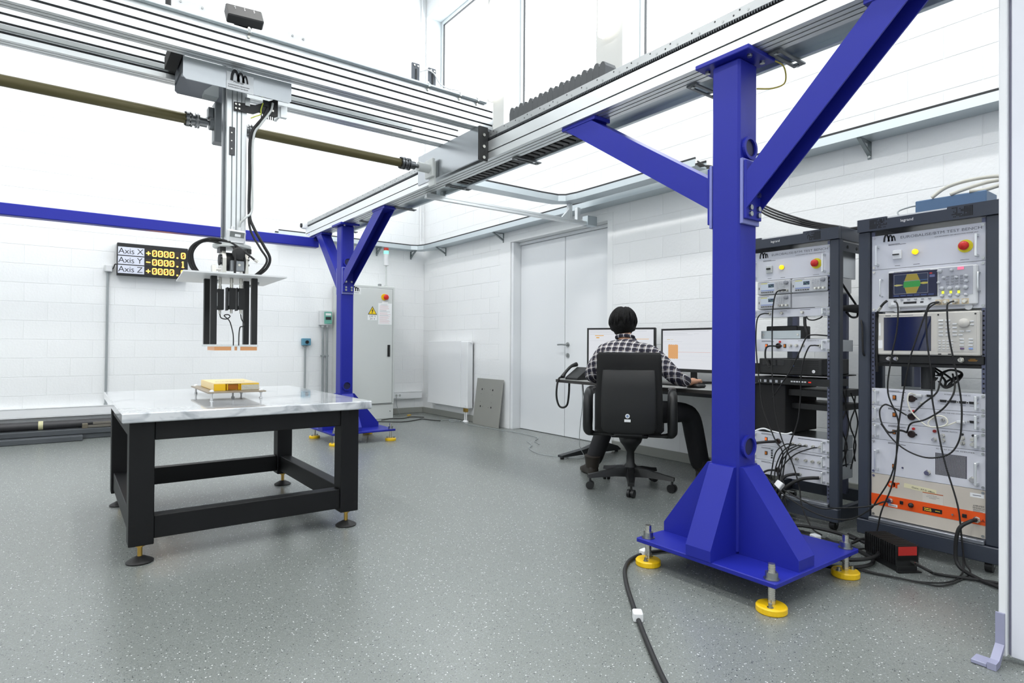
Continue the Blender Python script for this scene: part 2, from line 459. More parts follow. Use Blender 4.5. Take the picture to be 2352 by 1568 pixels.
# thin panels on window pillars and reveals, greyed to stand for backlit shade
M_pil = mat('pillar_shade_grey', (186, 187, 184), .6); M_rev = mat('reveal_shade_grey', (196, 203, 206), .5)
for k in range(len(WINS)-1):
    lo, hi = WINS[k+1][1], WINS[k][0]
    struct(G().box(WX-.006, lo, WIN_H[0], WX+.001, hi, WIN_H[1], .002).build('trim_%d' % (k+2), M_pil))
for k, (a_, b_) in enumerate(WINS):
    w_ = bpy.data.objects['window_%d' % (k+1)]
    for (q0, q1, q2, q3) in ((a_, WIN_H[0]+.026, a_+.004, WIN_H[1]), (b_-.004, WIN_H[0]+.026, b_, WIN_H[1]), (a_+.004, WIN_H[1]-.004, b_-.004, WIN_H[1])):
        G().box(WX-.006, q0+.0005, q1, WX+.249, q2-.0005, q3-.0005).build('reveal_shade_panel', M_rev, w_)
# grey coved baseboards
struct(G().box(LX, BY-.012, 0, WX-.012, BY, .085, .004).build('baseboard_back', M_base))
struct(G().box(WX-.014, DOOR[1]+.213, 0, WX, BY-.012, .085, .004).box(WX-.014, NY, 0, WX, DOOR[0]-.08, .085, .004).build('baseboard_right', M_base))

# ================================================================== LIGHTING FIXTURES
for y, ww in ((4.26, 'second'), (6.24, 'first')):
    t = thing('wall_lamp', 'slim white wall lamp on the pillar %s' % ('by the corner window' if ww == 'first' else 'beside the middle window, above the toothed rail'), 'lamp', (WX-.06, y, 4.15))
    sh = [(-.12, .05), (-.10, .02), (-.07, 0), (.07, 0), (.10, .02), (.12, .05), (.12, 1.25), (.08, 1.3), (-.08, 1.3), (-.12, 1.25)]
    G(Matrix.Translation((0, y, 4.15))).prism(sh, WX-.07, WX-.045, 'yzx').build('diffuser', M_lamp, t)
    G().box(WX-.045, y-.05, 4.3, WX-.0005, y+.05, 5.2).build('bracket', M_white, t)
lum = None
for n, (x, y) in enumerate([(x, y) for x in (-1.6, 1.5) for y in (-.6, 2.4, 5.6)]):
    t = thing('ceiling_luminaire', 'long white ceiling luminaire hung above the laboratory floor', 'lamp', (x, y, CZ-.16), 'ceiling luminaires')
    G().box(x-.15, y-.9, CZ-.10, x+.15, y+.9, CZ-.03, .01).build('housing', M_white, t)
    G().box(x-.14, y-.89, CZ-.125, x+.14, y+.89, CZ-.10, .005).build('diffuser', M_tube, t)
    for s in (-.6, .6): G().cyl((x, y+s, CZ-.03), (x, y+s, CZ), .01, 8).build('hanger', M_steel, t)
    l = bpy.data.lights.new('luminaire_light', 'AREA'); l.shape = 'RECTANGLE'; l.size = .28; l.size_y = 1.78; l.energy = CEIL_POWER; l.color = (1, .985, .96)
    o = bpy.data.objects.new('luminaire_light', l); C.objects.link(o); o.parent = t; o.location = (0, 0, .03)

# ================================================================== GANTRY
def slotted(poly_edges):
    return poly_edges
def profile_beam(axis, a0, a1, b0, b1, e0, e1, slots_a=(), slots_b=(), d=.009, h=.006, g=None):
    """aluminium profile: section a (horizontal) x b (vertical), slots cut in left/right faces at b values slots_a and in bottom/top faces at a values slots_b"""
    P = []
    P.append((a0, b0))
    for s in slots_b: P += [(s-h/2, b0), (s-h/2, b0+d), (s+h/2, b0+d), (s+h/2, b0)]
    P.append((a1, b0))
    for s in slots_a: P += [(a1, s-h/2), (a1-d, s-h/2), (a1-d, s+h/2), (a1, s+h/2)]
    P.append((a1, b1))
    for s in sorted(slots_b, reverse=True): P += [(s+h/2, b1), (s+h/2, b1-d), (s-h/2, b1-d), (s-h/2, b1)]
    P.append((a0, b1))
    for s in sorted(slots_a, reverse=True): P += [(a0, s+h/2), (a0+d, s+h/2), (a0+d, s-h/2), (a0, s-h/2)]
    return (g or G()).prism(P, e0, e1, axis)
def groove_fill(axis, items, e0, e1):
    g = G()
    for (a, b, c, d) in items: g.prism([(a, b), (c, b), (c, d), (a, d)], e0+.001, e1-.001, axis)
    return g

# --- long rail along the room (axis y)
RY0, RY1 = .36, 7.34
t = thing('gantry_rail', 'long aluminium gantry rail with toothed rack carried by the blue columns', 'rail', (2.41, 3.85, 2.312))
profile_beam('xzy', 2.34, 2.48, 2.312, 2.437, RY0, RY1, (2.362,), (2.375, 2.41, 2.445), .009, .008).build('profile', M_alu, t)
groove_fill('xzy', [(2.3475, 2.3582, 2.3485, 2.3658)]+[(s-.0028, 2.3195, s+.0028, 2.3215) for s in (2.375, 2.41, 2.445)], RY0, RY1).build('slot_lining', M_dark, t)
G().box(2.362, RY0+.01, 2.437, 2.47, RY1-.01, 2.452).build('guide_strip', M_dark, t)
G().box(2.352, RY0+.02, 2.466, 2.40, RY1-.03, 2.508, .001).build('rack_bar', mat('rack_steel', (176, 179, 180), .35, .7), t)
g = G(); pit = .0126; y = RY0+.02
while y < RY1-.04:
    g.add([(2.352, y, 2.4665), (2.352, y+.009, 2.4665), (2.352, y+.0065, 2.453), (2.352, y+.0025, 2.453), (2.40, y, 2.4665), (2.40, y+.009, 2.4665), (2.40, y+.0065, 2.453), (2.40, y+.0025, 2.453)],
          [(0, 1, 2, 3), (7, 6, 5, 4), (0, 4, 5, 1), (1, 5, 6, 2), (2, 6, 7, 3), (3, 7, 4, 0)])
    y += pit
o = g.build('rack_teeth', mat('tooth_grey', (84, 88, 92), .4, .5), t); o['kind'] = 'stuff'
g = G(); y = RY0+.1; k = 0
while y < RY1-.1:
    g.cyl((2.3525, y, 2.480), (2.3505, y, 2.480), .0062, 10); y += .125
g.each('rack_screw', M_steel, t)
g = G(); y = RY0+.14
while y < RY1-.1:
    g.cyl((2.3525, y, 2.496), (2.3512, y, 2.496), .0045, 8)
    if int(y*10) % 3 == 0: g.cyl((2.3525, y+.03, 2.483), (2.3512, y+.03, 2.483), .0045, 8)
    y += .125
g.each('rack_hole', M_dark, t)
G().box(2.345, RY1, 2.40, 2.475, RY1+.012, 2.445, .002).box(2.30, RY1-.02, 2.43, 2.40, RY1+.05, 2.50, .006).build('end_stop', M_white, t)
G().cyl((2.30, RY1+.015, 2.465), (2.285, RY1+.015, 2.465), .026, 18).build('rubber_buffer', M_rubber, t)
G().box(2.339, RY1-.16, 2.325, 2.34, RY1-.09, 2.35).build('sticker', mat('lilac_label', (196, 200, 232), .5), t)
# cable channel carried beside the rail
t = thing('cable_channel', 'galvanised cable channel running along the back of the long gantry rail', 'cable tray', (2.56, 3.85, 2.312))
G().box(2.484, RY0+.2, 2.338, 2.606, RY1-.5, 2.342).build('channel_floor', M_galv, t)
G().box(2.606, RY0+.2, 2.312, 2.632, RY1-.5, 2.345, .002).box(2.626, RY0+.2, 2.345, 2.632, RY1-.5, 2.43).build('channel_lip', M_galv, t)
def slot_bracket(y, parent):
    gb = G()
    for a, b in ((y-.028, y-.012), (y+.012, y+.028)): gb.box(2.455, a, 2.302, 2.672, b, 2.3105, .001)
    for a, b in ((2.455, 2.482), (2.645, 2.672)): gb.box(a, y-.012, 2.302, b, y+.012, 2.3105)
    o = gb.build('slotted_bracket', mat('bracket_grey', (110, 114, 116), .4, .6), parent)
    gs = G()
    for xx in (2.47, 2.655): gs.cyl((xx, y, 2.302), (xx, y, 2.296), .009, 8)
    gs.each('bolt', M_steel, o)
for y in (1.40, 1.83, 3.27, 4.17, 5.13, 5.93, 6.55): slot_bracket(y, t)
G().box(2.495, 2.40, 2.4455, 2.60, 3.41, 2.4635).box(2.595, 2.40, 2.431, 2.60, 3.41, 2.445).build('chain_shelf', M_galv, t)
t = thing('energy_chain', 'ribbed black energy chain lying in the channel behind the toothed rail', 'cable chain', (2.545, 3.0, 2.3445))
n = 0; y = 2.47
lk = None
while y < 3.36:
    if lk is None:
        lk = G().prism([(-.006, .12), (.030, .12), (.036, .14), (.040, .30), (.030, .33), (.016, .34), (.0, .335), (-.012, .31), (-.010, .14)], 2.50, 2.592, 'yzx')
        me_ = G(); me_.v = lk.v; me_.f = lk.f; me_.sm = lk.sm
        base = me_.mesh('chain_link', (2.545, 0, 0)); base.materials.append(mat('chain_black', (66, 69, 72), .6))
    o = bpy.data.objects.new('chain_link', base); C.objects.link(o); o.parent = t; o.location = (0, y-3.0, .0+.008*(n % 2)); ORG[o.name] = ORG[t.name]
    y += .052; n += 1
g = G(); y = 2.62
for k in range(26):
    yy = 2.62+k*.06
    if yy > 4.1: break
    g.box(2.50, yy, 2.318, 2.592, yy+.04, 2.337, .003)
g.build('lower_run', M_black, t)

# --- columns
def brace(g, pts, x0, x1): g.prism(pts, x0, x1, 'yzx')
def column(cy, sgn, label, inner_label):
    """sgn +1: inner (shallow) brace goes to +y"""
    cx = 2.416; a = .07
    t = thing('gantry_column', label, 'column', (cx, cy, 0))
    post = G().box(cx-a, cy-a, .125, cx+a, cy+a, 2.29, .010).build('post', M_blue, t)
    px0, px1, py0, py1 = cx+.095-.345, cx+.095+.345, cy-.345, cy+.345
    G().box(px0, py0, .105, px1, py1, .125, .003).build('base_plate', M_blue, t)
    G().box(cx-.105, cy-.135, 2.29, cx+.105, cy+.135, 2.311, .003).build('cap_plate', M_blue, t)
    # box gussets on four sides: wedge between two cheeks
    def gusset(F, reach):
        g = G(F); w = .062; top = .375
        g.prism([(.0, .0), (reach, .0), (reach, .045), (.02, top), (.0, top)], -w, w, 'xzy')
        return g.build('gusset', M_blue, t)
    gusset(Tz(cx-a, cy, .125, PI), .185)
    gusset(Tz(cx, cy-a, .125, -PI/2), .265)
    gusset(Tz(cx, cy+a, .125, PI/2), .265)
    gusset(Tz(cx+a, cy, .125, 0), .30)
    # pipe sleeves through the post (y direction)
    for z in (.585, 1.90):
        g = G()
        g.ring((cx, cy-a-.014, z), (0, 1, 0), .038, .051, .016, 28)
        o = g.build('pipe_sleeve', M_blue, t)
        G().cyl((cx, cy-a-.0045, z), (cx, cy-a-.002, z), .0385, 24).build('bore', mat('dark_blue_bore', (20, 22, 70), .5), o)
    # diagonal braces with bolted end plates
    for s, ty0, ty1 in ((sgn, .86, 1.075), (-sgn, .60, .80)):
        def Y(v): return cy+s*v
        if s == sgn: poly = [(.098, 1.655), (.098, 1.795), (.86, 2.29), (1.075, 2.29)]
        else: poly = [(.098, 1.625), (.098, 1.785), (.60, 2.29), (.76, 2.29)]
        g = G().prism([(Y(p), z) for p, z in poly], cx-.058, cx+.058, 'yzx')
        g = G()
        for xa, xb in ((cx-.058, cx-.051), (cx+.051, cx+.058)): g.prism([(Y(p), z) for p, z in poly], xa, xb, 'yzx')
        (p1, q1), (p2, q2) = poly[1], poly[2]; k_ = .010
        g.prism([(Y(p1), q1), (Y(p2), q2), (Y(p2+k_), q2), (Y(p1), q1-k_)], cx-.0509, cx+.0509, 'yzx')
        b = g.build('diagonal_brace', M_blue, t)
        q = sorted((Y(poly[2][0]-.03), Y(poly[3][0]+.03)))
        G().box(cx-.062, q[0], 2.29, cx+.062, q[1], 2.3115, .002).build('top_plate', M_blue, b)
        q = sorted((Y(a), Y(.084))); r_ = sorted((Y(.084), Y(.098)))
        G().box(cx-.066, q[0], 1.56, cx+.066, q[1], 1.845, .002).build('weld_plate', mat('pale_blue_edge', (120, 126, 190), .4), b)
        G().box(cx-.060, r_[0], 1.58, cx+.060, r_[1], 1.835, .002).build('end_plate', M_blue, b)
        gb = G()
        zz = (1.605,) if sgn == 1 else (1.605, 1.64)
        for z in (1.602, 1.63, 1.69)[:1 if s == 1 else 3]:
            for xx in (-.03, .032): gb.cyl((cx+xx, Y(.098), z), (cx+xx, Y(.108), z), .0115, 8)
        gb.each('bolt', M_steel, b)
    gb = G()
    for sx in (-1, 1):
        for sy in (-1, 1): gb.cyl((cx+sx*.05, cy+sy*.105, 2.29), (cx+sx*.05, cy+sy*.105, 2.278), .012, 6)
    gb.each('bolt', M_steel, t)
    # four levelling feet
    for sx in (-1, 1):
        for sy in (-1, 1):
            fx, fy = cx+.095+sx*.306, cy+sy*.306
            pad = G().lathe([(0, 0), (.055, 0), (.058, .004), (.058, .022), (.054, .027), (.015, .029), (0, .029)], (fx, fy, 0), 28, smooth=False).build('foot_pad', M_yellow, t)
            gs = G(); gs.cyl((fx, fy, .027), (fx, fy, .185), .0135, 14)
            for k in range(18): gs.cyl((fx, fy, .033+k*.008), (fx, fy, .037+k*.008), .0145, 12)
            gs.build('threaded_stud', M_nickel, pad)
            gs = G(); gs.cyl((fx, fy, .1255), (fx, fy, .129), .030, 20).cyl((fx, fy, .129), (fx, fy, .153), .0245, 6)
            gs.build('nut', M_steel, pad)
            gs = G()
            for k in (-1, 1):
                bx, by = fx+k*.033, fy-.014*k*(1 if sx > 0 else -1)
                G().cyl((bx, by, .0275), (bx, by, .03), .012, 12).cyl((bx, by, .03), (bx, by, .043), .008, 6).build('anchor_bolt', M_steel, pad)
    return t
tN = column(1.566, 1, 'near blue steel gantry column in front of the instrument racks', '')
tF = column(6.237, -1, 'far blue steel gantry column standing beside the grey cabinet', '')
g = G().tube([(2.505, 1.44, 2.30), (2.57, 1.42, 2.28), (2.60, 1.43, 2.22), (2.55, 1.46, 2.19), (2.487, 1.50, 2.185)], .0035, 6)
tag(g.build('earth_wire', mat('yellow_wire', (196, 180, 80), .5)), 'thin yellow earth wire looping from the rail to the near blue column', 'wire')
# blue tie beam across the back
t = thing('tie_beam', 'blue square tie beam bolted under the rail, crossing in front of the back wall', 'beam', (1.0, 7.2, 2.178))
G().box(-3.0, 7.10, 2.178, 2.425, 7.21, 2.2885, .006).build('tube', M_blue, t)
G().box(2.36, 7.06, 2.2895, 2.46, 7.25, 2.3115, .002).build('mounting_plate', M_blue, t)
gb = G()
for xx in (2.375, 2.415): gb.cyl((xx, 7.10, 2.265), (xx, 7.09, 2.265), .012, 8)
gb.each('bolt', M_steel, t)

# --- bridge: two parallel profiles along x, sitting on the end carriage
def bridge_beam(y0, label):
    t = thing('bridge_beam', label, 'beam', (0, y0, 2.53))
    x0, x1 = -3.0, 2.40
    sl = (2.563, 2.612, 2.658)
    def P():
        a0, a1, b0, b1 = y0, y0+.088, 2.53, 2.725
        Q = [(a0, b0), (a0+.026, b0), (a0+.026, b0+.008), (a0+.032, b0+.008), (a0+.032, b0), (a0+.058, b0), (a0+.058, b0+.008), (a0+.064, b0+.008), (a0+.064, b0), (a1, b0), (a1, b1), (a0, b1)]
        for s in sorted(sl, reverse=True): Q += [(a0, s+.006), (a0+.008, s+.006), (a0+.008, s-.006), (a0, s-.006)]
        return Q
    G().prism(P(), x0, x1, 'yzx').build('profile', M_alu, t)
    g = G()
    for s in sl: g.box(x0+.002, y0+.0072, s-.0058, x1-.002, y0+.0078, s+.0058)
    for s in (.029, .061): g.box(x0+.002, y0+s-.0028, 2.5372, x1-.002, y0+s+.0028, 2.5378)
    g.build('slot_lining', M_dark, t)
    return t
tb = bridge_beam(3.45, 'front slotted aluminium beam of the gantry bridge with a conduit on top')
tb2 = bridge_beam(3.905, 'rear slotted aluminium beam of the gantry bridge, behind the front one')
G().box(-3.0, 3.894, 2.575, 2.0, 3.904, 2.60, .001).build('guide_rail', M_steel, tb2)
o = G(); k = -2.9
while k < 2.0: o.box(k, 3.896, 2.704, k+.007, 3.904, 2.722); k += .0126
o = o.build('rack_teeth', M_alu, tb2); o['kind'] = 'stuff'
G().box(-3.0, 3.53, 2.70, 2.2, 3.5395, 2.715).build('guide_rail', M_steel, tb)
# conduit on top of the front beam + saddles
t = thing('conduit_pipe', 'steel conduit clipped along the top edge of the front bridge beam', 'pipe', (0, 3.442, 2.69))
G().cyl((-3.0, 3.438, 2.706), (2.33, 3.438, 2.706), .0115, 12).build('pipe', M_galv, t)
for x in (-.3, .785, 1.88, 2.12, 2.26):
    g = G().box(x-.008, 3.424, 2.692, x+.008, 3.4495, 2.72, .003)
    o = g.build('saddle_clip', M_steel, t)
    G().cyl((x, 3.449, 2.681), (x, 3.44, 2.681), .007, 10).cyl((x, 3.449, 2.727), (x, 3.44, 2.727), .007, 10).each('screw', M_nickel, o)
# limit switches on the bridge
for x, w in ((1.80, 'left'), (1.92, 'right')):
    t = thing('limit_switch', 'small dark limit switch on top of the bridge beam, %s of the pair' % w, 'switch', (x, 3.47, 2.725))
    G().box(x-.028, 3.462, 2.7255, x+.028, 3.475, 2.84, .003).build('bracket', mat('slate_grey', (92, 98, 106), .5), t)
    G().box(x-.004, 3.455, 2.7255, x+.004, 3.4615, 2.80).build('lever', M_dark, t)
    G().cyl((x-.012, 3.4615, 2.822), (x-.012, 3.456, 2.822), .006, 10).cyl((x+.013, 3.4615, 2.82), (x+.013, 3.456, 2.82), .006, 10).each('screw', M_nickel, t)
g = G().tube([(1.83, 3.458, 2.79), (1.88, 3.455, 2.815), (1.93, 3.453, 2.80), (1.97, 3.452, 2.75), (2.03, 3.445, 2.728), (2.11, 3.44, 2.735)], .0045, 6)
tag(g.build('switch_cable', M_white), 'thin white cable looping between the two limit switches', 'cable')
t = thing('motor_cover', 'black angled cover box perched on the carriage above the front bridge beam', 'cover', (.80, 3.6, 2.74))
Fm = Matrix.Translation((.795, 3.60, 2.86)) @ Matrix.Rotation(R(-4), 4, 'Y') @ Matrix.Rotation(R(-28), 4, 'X')
G(Fm).box(-.095, -.03, -.045, .095, .03, .045, .006).build('cover_box', M_black, t)
g = G(Fm)
for x in (-.05, 0, .05): g.cyl((x, -.0305, .026), (x, -.032, .026), .0028, 8); g.cyl((x, -.0305, .014), (x, -.032, .014), .0028, 8)
g.each('screw', M_steel, t)
G().box(.75, 3.62, 2.735, .84, 3.65, 2.85).build('stand', M_black, t)
# --- end carriage on the rail
t = thing('end_carriage', 'bright aluminium end carriage plate joining the bridge to the long rail', 'carriage', (2.3, 3.86, 2.295))
G().prism([(3.43, 2.298), (4.30, 2.298), (4.30, 2.528), (3.43, 2.528)], 2.262, 2.276, 'yzx').build('side_plate', M_aluplate, t)
G().box(2.264, 3.418, 2.295, 2.336, 3.4295, 2.5285, .001).build('end_plate', M_black, t)
g = G()
for z in (2.315, 2.39, 2.47): g.cyl((2.30, 3.418, z), (2.30, 3.410, z), .011, 12)
g.each('bolt', M_nickel, t)
G().box(2.28, 3.435, 2.5105, 2.62, 4.29, 2.5285, .002).build('top_plate', M_aluplate, t)
for y in (3.52, 4.12): G().box(2.282, y, 2.44, 2.335, y+.1, 2.5095, .003).build('bearing_block', M_steel, t)
# --- drive shaft
YS, ZS = 4.05, 2.372
t = thing('drive_shaft', 'olive painted drive shaft tube with steel couplings behind the bridge', 'shaft', (.8, YS, ZS-.032))
for a, b in ((-3.0, .572), (.958, 1.985)): G().cyl((a, YS, ZS), (b, YS, ZS), .0305, 24).build('tube', M_olive, t)
def coupling(x, s):
    g = G()
    for a, b, r_ in ((0, .018, .045), (.024, .034, .045), (.034, .05, .034), (.05, .058, .045), (.064, .072, .045), (.072, .115, .03), (.115, .145, .015)):
        g.cyl((x+s*a, YS, ZS), (x+s*b, YS, ZS), r_, 20)
    o = g.build('coupling', mat('coupling_steel', (128, 130, 132), .28, 1.), t)
    gb = G()
    for k in range(8):
        q = 2*PI*k/8; gb.cyl((x-s*.006, YS+.037*math.cos(q), ZS+.037*math.sin(q)), (x+s*.03, YS+.037*math.cos(q), ZS+.037*math.sin(q)), .005, 6)
    gb.each('bolt', M_dark, o)
coupling(.572, 1); coupling(.958, -1); coupling(1.985, 1)
G().cyl((2.13, YS, ZS), (2.22, YS, ZS), .036, 20).box(2.22, YS-.06, ZS-.07, 2.244, YS+.06, ZS+.07, .004).box(2.244, YS-.045, ZS-.13, 2.2615, YS+.045, ZS+.05, .003).build('bearing_housing', M_grey, t)
G().box(.722, YS-.045, 2.255, .80, YS+.045, 2.50, .006).box(.69, YS-.03, 2.40, .722, YS+.03, 2.465, .004).cyl((.722, YS, ZS), (.70, YS, ZS), .04, 20).cyl((.80, YS, ZS), (.822, YS, ZS), .04, 20).build('gearbox', mat('gearbox_grey', (112, 116, 119), .4, .3), t)
G().box(.725, YS-.035, 2.50, .795, YS-.02, 2.5295).build('gearbox_bracket', M_aluplate, t)

# small pale plates on top of the front beam
for (xa, xb, lab) in ((.44, .58, 'small white plate with dark connector on the bridge beam, left of the black cover'), (1.00, 1.10, 'small white plate with screws on the bridge beam, right of the black cover')):
    t = thing('mounting_plate', lab, 'plate', ((xa+xb)/2, 3.47, 2.7255))
    G().box(xa, 3.462, 2.7255, xb, 3.474, 2.785, .002).build('plate', M_lgrey, t)
    G().cyl((xa+.02, 3.462, 2.768), (xa+.02, 3.458, 2.768), .006, 10).cyl((xb-.02, 3.462, 2.768), (xb-.02, 3.458, 2.768), .006, 10).each('screw', M_steel, t)
    if xa < .8: G().cyl((xa-.03, 3.50, 2.7255), (xa-.03, 3.50, 2.80), .014, 12).build('connector', M_black, t)
# ================================================================== Z CARRIAGE AND TEST HEAD
t = thing('vertical_carriage', 'aluminium carriage plates hung between the bridge beams, with a maker sign', 'carriage', (.77, 3.7, 2.40))
G().prism([(.485, 2.528), (.485, 2.425), (.50, 2.412), (1.025, 2.412), (1.04, 2.425), (1.04, 2.528)], 3.540, 3.548, 'xzy').build('front_plate', M_aluplate, t)
G().box(.485, 3.5485, 2.44, 1.04, 3.60, 2.447).build('shelf_plate', M_aluplate, t)
G().prism([(.492, 2.62), (.492, 2.462), (.505, 2.45), (.80, 2.45), (.80, 2.62)], 3.880, 3.888, 'xzy').build('rear_plate', mat('grey_anodised', (92, 96, 102), .4, .4), t)
g = G().box(.492, 3.60, 2.5, .50, 3.879, 2.62); g.build('side_web', mat('grey_anodised', (92, 96, 102), .4, .4), t)
G().prism([(.63, 2.45), (.705, 2.45), (.705, 2.53), (.69, 2.53), (.63, 2.47)], 3.80, 3.879, 'xzy').build('cast_bracket', M_conduit, t)
G().box(.46, 3.86, 2.56, .50, 3.895, 2.72).build('motor_block', M_blackm, t)
G().box(.43, 3.56, 2.535, .485, 3.80, 2.60).build('dark_housing', M_blackm, t)
sg = G().box(.693, 3.534, 2.407, .832, 3.5395, 2.505, .0008).build('sign_plate', mat('sign_silver', (196, 199, 202), .35, .3), t)
Fs = frame((.693, 3.5335, 2.407), (1, 0, 0), (0, 0, 1), (0, -1, 0))
logo(off(Fs, .026, .052), .08, M_print, sg)
text('Multitel', .017, off(Fs, .035, .043, .0004), M_print, sg)
text('AUTOMOTIVE LABORATORY', .0085, off(Fs, .008, .026, .0004), M_print, sg)
text('EUROBALISE/BTM TEST BENCH', .0075, off(Fs, .008, .014, .0004), M_print, sg)
G().prism([(1.0, 2.345), (1.035, 2.345), (1.035, 2.411), (1.0, 2.411)], 3.60, 3.63, 'xzy').box(.985, 3.62, 2.345, 1.0, 3.70, 2.4115).build('drop_bracket', M_alu, t)
# black cable bracket
o = G().prism([(.748, 2.328), (.748, 2.374), (.86, 2.382), (.96, 2.436), (.984, 2.436), (.984, 2.345), (.968, 2.337), (.88, 2.345), (.85, 2.328)], 3.606, 3.616, 'xzy').build('cable_bracket', M_black, t)
g = G()
for x in (.757, .775):
    for z in (2.339, 2.362): g.cyl((x, 3.606, z), (x, 3.602, z), .0055, 10)
g.cyl((.955, 3.606, 2.37), (.955, 3.602, 2.37), .0065, 10)
g.each('screw', M_nickel, o)
g = G()
for k in range(7): g.box(.892+k*.011, 3.61, 2.318, .897+k*.011, 3.616, 2.345)
g.build('comb_teeth', M_black, o)
G().box(.805, 3.60, 2.365, .83, 3.6055, 2.41).build('terminal', M_steel, t)
G().box(.90, 3.60, 2.385, .93, 3.6055, 2.42).build('socket', M_dark, t)

zx0, zx1, zy0, zy1 = .715, .818, 3.62, 3.76
t = thing('vertical_column', 'vertical slotted aluminium Z column hanging from the bridge carriage', 'column', ((zx0+zx1)/2, (zy0+zy1)/2, 1.60))
sl = (.742, .767, .790)
P = [(zx0, zy0)]
for s in sl: P += [(s-.003, zy0), (s-.003, zy0+.007), (s+.003, zy0+.007), (s+.003, zy0)]
P += [(zx1, zy0), (zx1, zy1), (zx0, zy1), (zx0, zy0+.09), (zx0+.006, zy0+.09), (zx0+.006, zy0+.03), (zx0, zy0+.03)]
G().prism(P, 1.60, 2.76, 'xyz').build('profile', M_alu, t)
g = G()
for s in sl: g.box(s-.0026, zy0+.006, 1.605, s+.0026, zy0+.0066, 2.75)
g.build('slot_lining', M_conduit, t)
G().box(zx0-.012, zy0+.035, 1.62, zx0-.0005, zy0+.075, 2.70, .002).build('linear_rail', mat('rail_grey', (104, 108, 112), .35, .6), t)
o = G().box(.727, zy0-.006, 2.075, .757, zy0-.0005, 2.233, .002).build('stop_strip', mat('dark_strip', (74, 74, 76), .5), t)
g = G()
for z in (2.11, 2.155, 2.20): g.cyl((.7385, zy0-.0062, z), (.7385, zy0-.0075, z), .004, 10)
g.each('screw', M_nickel, o)

# inclinometer box, flange, clamp joint
t = thing('tool_mount', 'grey pivoting tool clamp with round flange under the Z column', 'tool mount', (.76, 3.68, 1.40))
G().lathe([(0, 1.562), (.095, 1.562), (.10, 1.566), (.10, 1.580), (.095, 1.584), (0, 1.584)], (.762, 3.69, 0), 40, smooth=False).build('round_flange', M_grey, t)
G().box(.715, 3.63, 1.584, .82, 3.75, 1.5995, .002).build('adapter_plate', M_alu, t)
G().box(.69, 3.64, 1.535, .72, 3.72, 1.562).box(.83, 3.64, 1.535, .855, 3.72, 1.562).each('lug', M_black, t)
for x, nm in ((.70, 1), (.815, 1)):
    g = G().prism([(3.62, 1.41), (3.74, 1.41), (3.74, 1.50), (3.72, 1.54), (3.64, 1.54), (3.62, 1.50)], x, x+.02, 'yzx')
    g.build('cheek_plate', M_nickel, t)
G().cyl((.724, 3.68, 1.485), (.810, 3.68, 1.485), .052, 28).build('pivot_drum', M_black, t)
G().cyl((.695, 3.66, 1.49), (.688, 3.66, 1.49), .03, 16).build('pivot_cap', M_dark, t)
g = G()
for z in (1.47, 1.50, 1.515): g.cyl((.699, 3.645, z), (.690, 3.645, z), .006, 8); g.cyl((.836, 3.645, z), (.844, 3.645, z), .006, 8)
g.each('bolt', M_dark, t)
G().box(.738, 3.60, 1.43, .81, 3.64, 1.487, .003).build('clamp_body', mat('clamp_grey', (140, 144, 148), .35, .6), t)
G().cyl((.782, 3.60, 1.462), (.782, 3.596, 1.462), .007, 12).each('screw', M_nickel, t)
G().lathe([(0, 0), (.03, 0), (.034, .004), (.034, .016), (.028, .02), (.012, .022), (0, .022)], (.776, 3.60, 1.525), 20, (0, -1, 0), False).build('clamp_knob', M_black, t)
G().cyl((.69, 3.62, 1.432), (.665, 3.62, 1.432), .008, 10).prism([(3.60, 1.415), (3.635, 1.415), (3.645, 1.45), (3.61, 1.455)], .645, .665, 'yzx').build('wing_lever', M_nickel, t)
t = thing('tilt_sensor', 'small white tilt sensor box with a glass window on the round flange', 'sensor', (.765, 3.60, 1.5845))
Ft = Matrix.Translation((.765, 3.605, 1.622)) @ Matrix.Rotation(R(14), 4, 'X') @ Matrix.Rotation(R(3), 4, 'Y')
G(Ft).box(-.046, -.02, -.034, .046, .03, .034, .006).build('case', M_lgrey, t)
G(Ft).box(-.037, -.0215, -.004, .037, -.0203, .026).build('window_recess', mat('sensor_window', (120, 124, 124), .2), t)
G(Ft).box(-.012, -.0232, .0, .018, -.0218, .014, .001).build('dial', M_white, t)
G(Ft).cyl((-.02, .005, .034), (-.02, .005, .052), .010, 10).cyl((.016, .005, .034), (.016, .005, .052), .010, 10).each('cable_gland', M_white, t)
G().box(.735, 3.585, 1.584, .80, 3.628, 1.592).build('foot', M_lgrey, t)

# horizontal plate, bars, antenna loop
ZP = 1.392
t = thing('antenna_rig', 'white plate with four black bars carrying a copper antenna loop', 'test rig', (.755, 3.7, .99))
G().prism([(.487, 3.47), (.998, 3.44), (1.02, 4.03), (.535, 4.08)], ZP, ZP+.008, 'xyz').build('plate', mat('pale_plate', (222, 224, 226), .4), t)
for x in (.652, .862):
    for y in (3.60, 3.79):
        o = G().box(x-.0155, y-.0155, 1.018, x+.0155, y+.0155, ZP, .002).build('bar', M_black, t)
        G().cyl((x+.016, y-.005, 1.365), (x+.024, y-.005, 1.365), .008, 6).each('bolt', M_steel, o)
G().box(.632, 3.58, 1.006, .882, 3.81, 1.0175, .002).build('clear_base', M_clear, t)
g = G()
for a in ((.66, 3.60, .88, 3.612), (.66, 3.79, .88, 3.802), (.66, 3.612, .672, 3.79), (.868, 3.612, .88, 3.79)): g.box(a[0], a[1], .985, a[2], a[3], 1.0055)
g.build('copper_loop', M_copper, t)
for x in (.752, .782): G().box(x-.008, 3.592, .984, x+.008, 3.5995, 1.008, .001).build('clip', M_white, t)
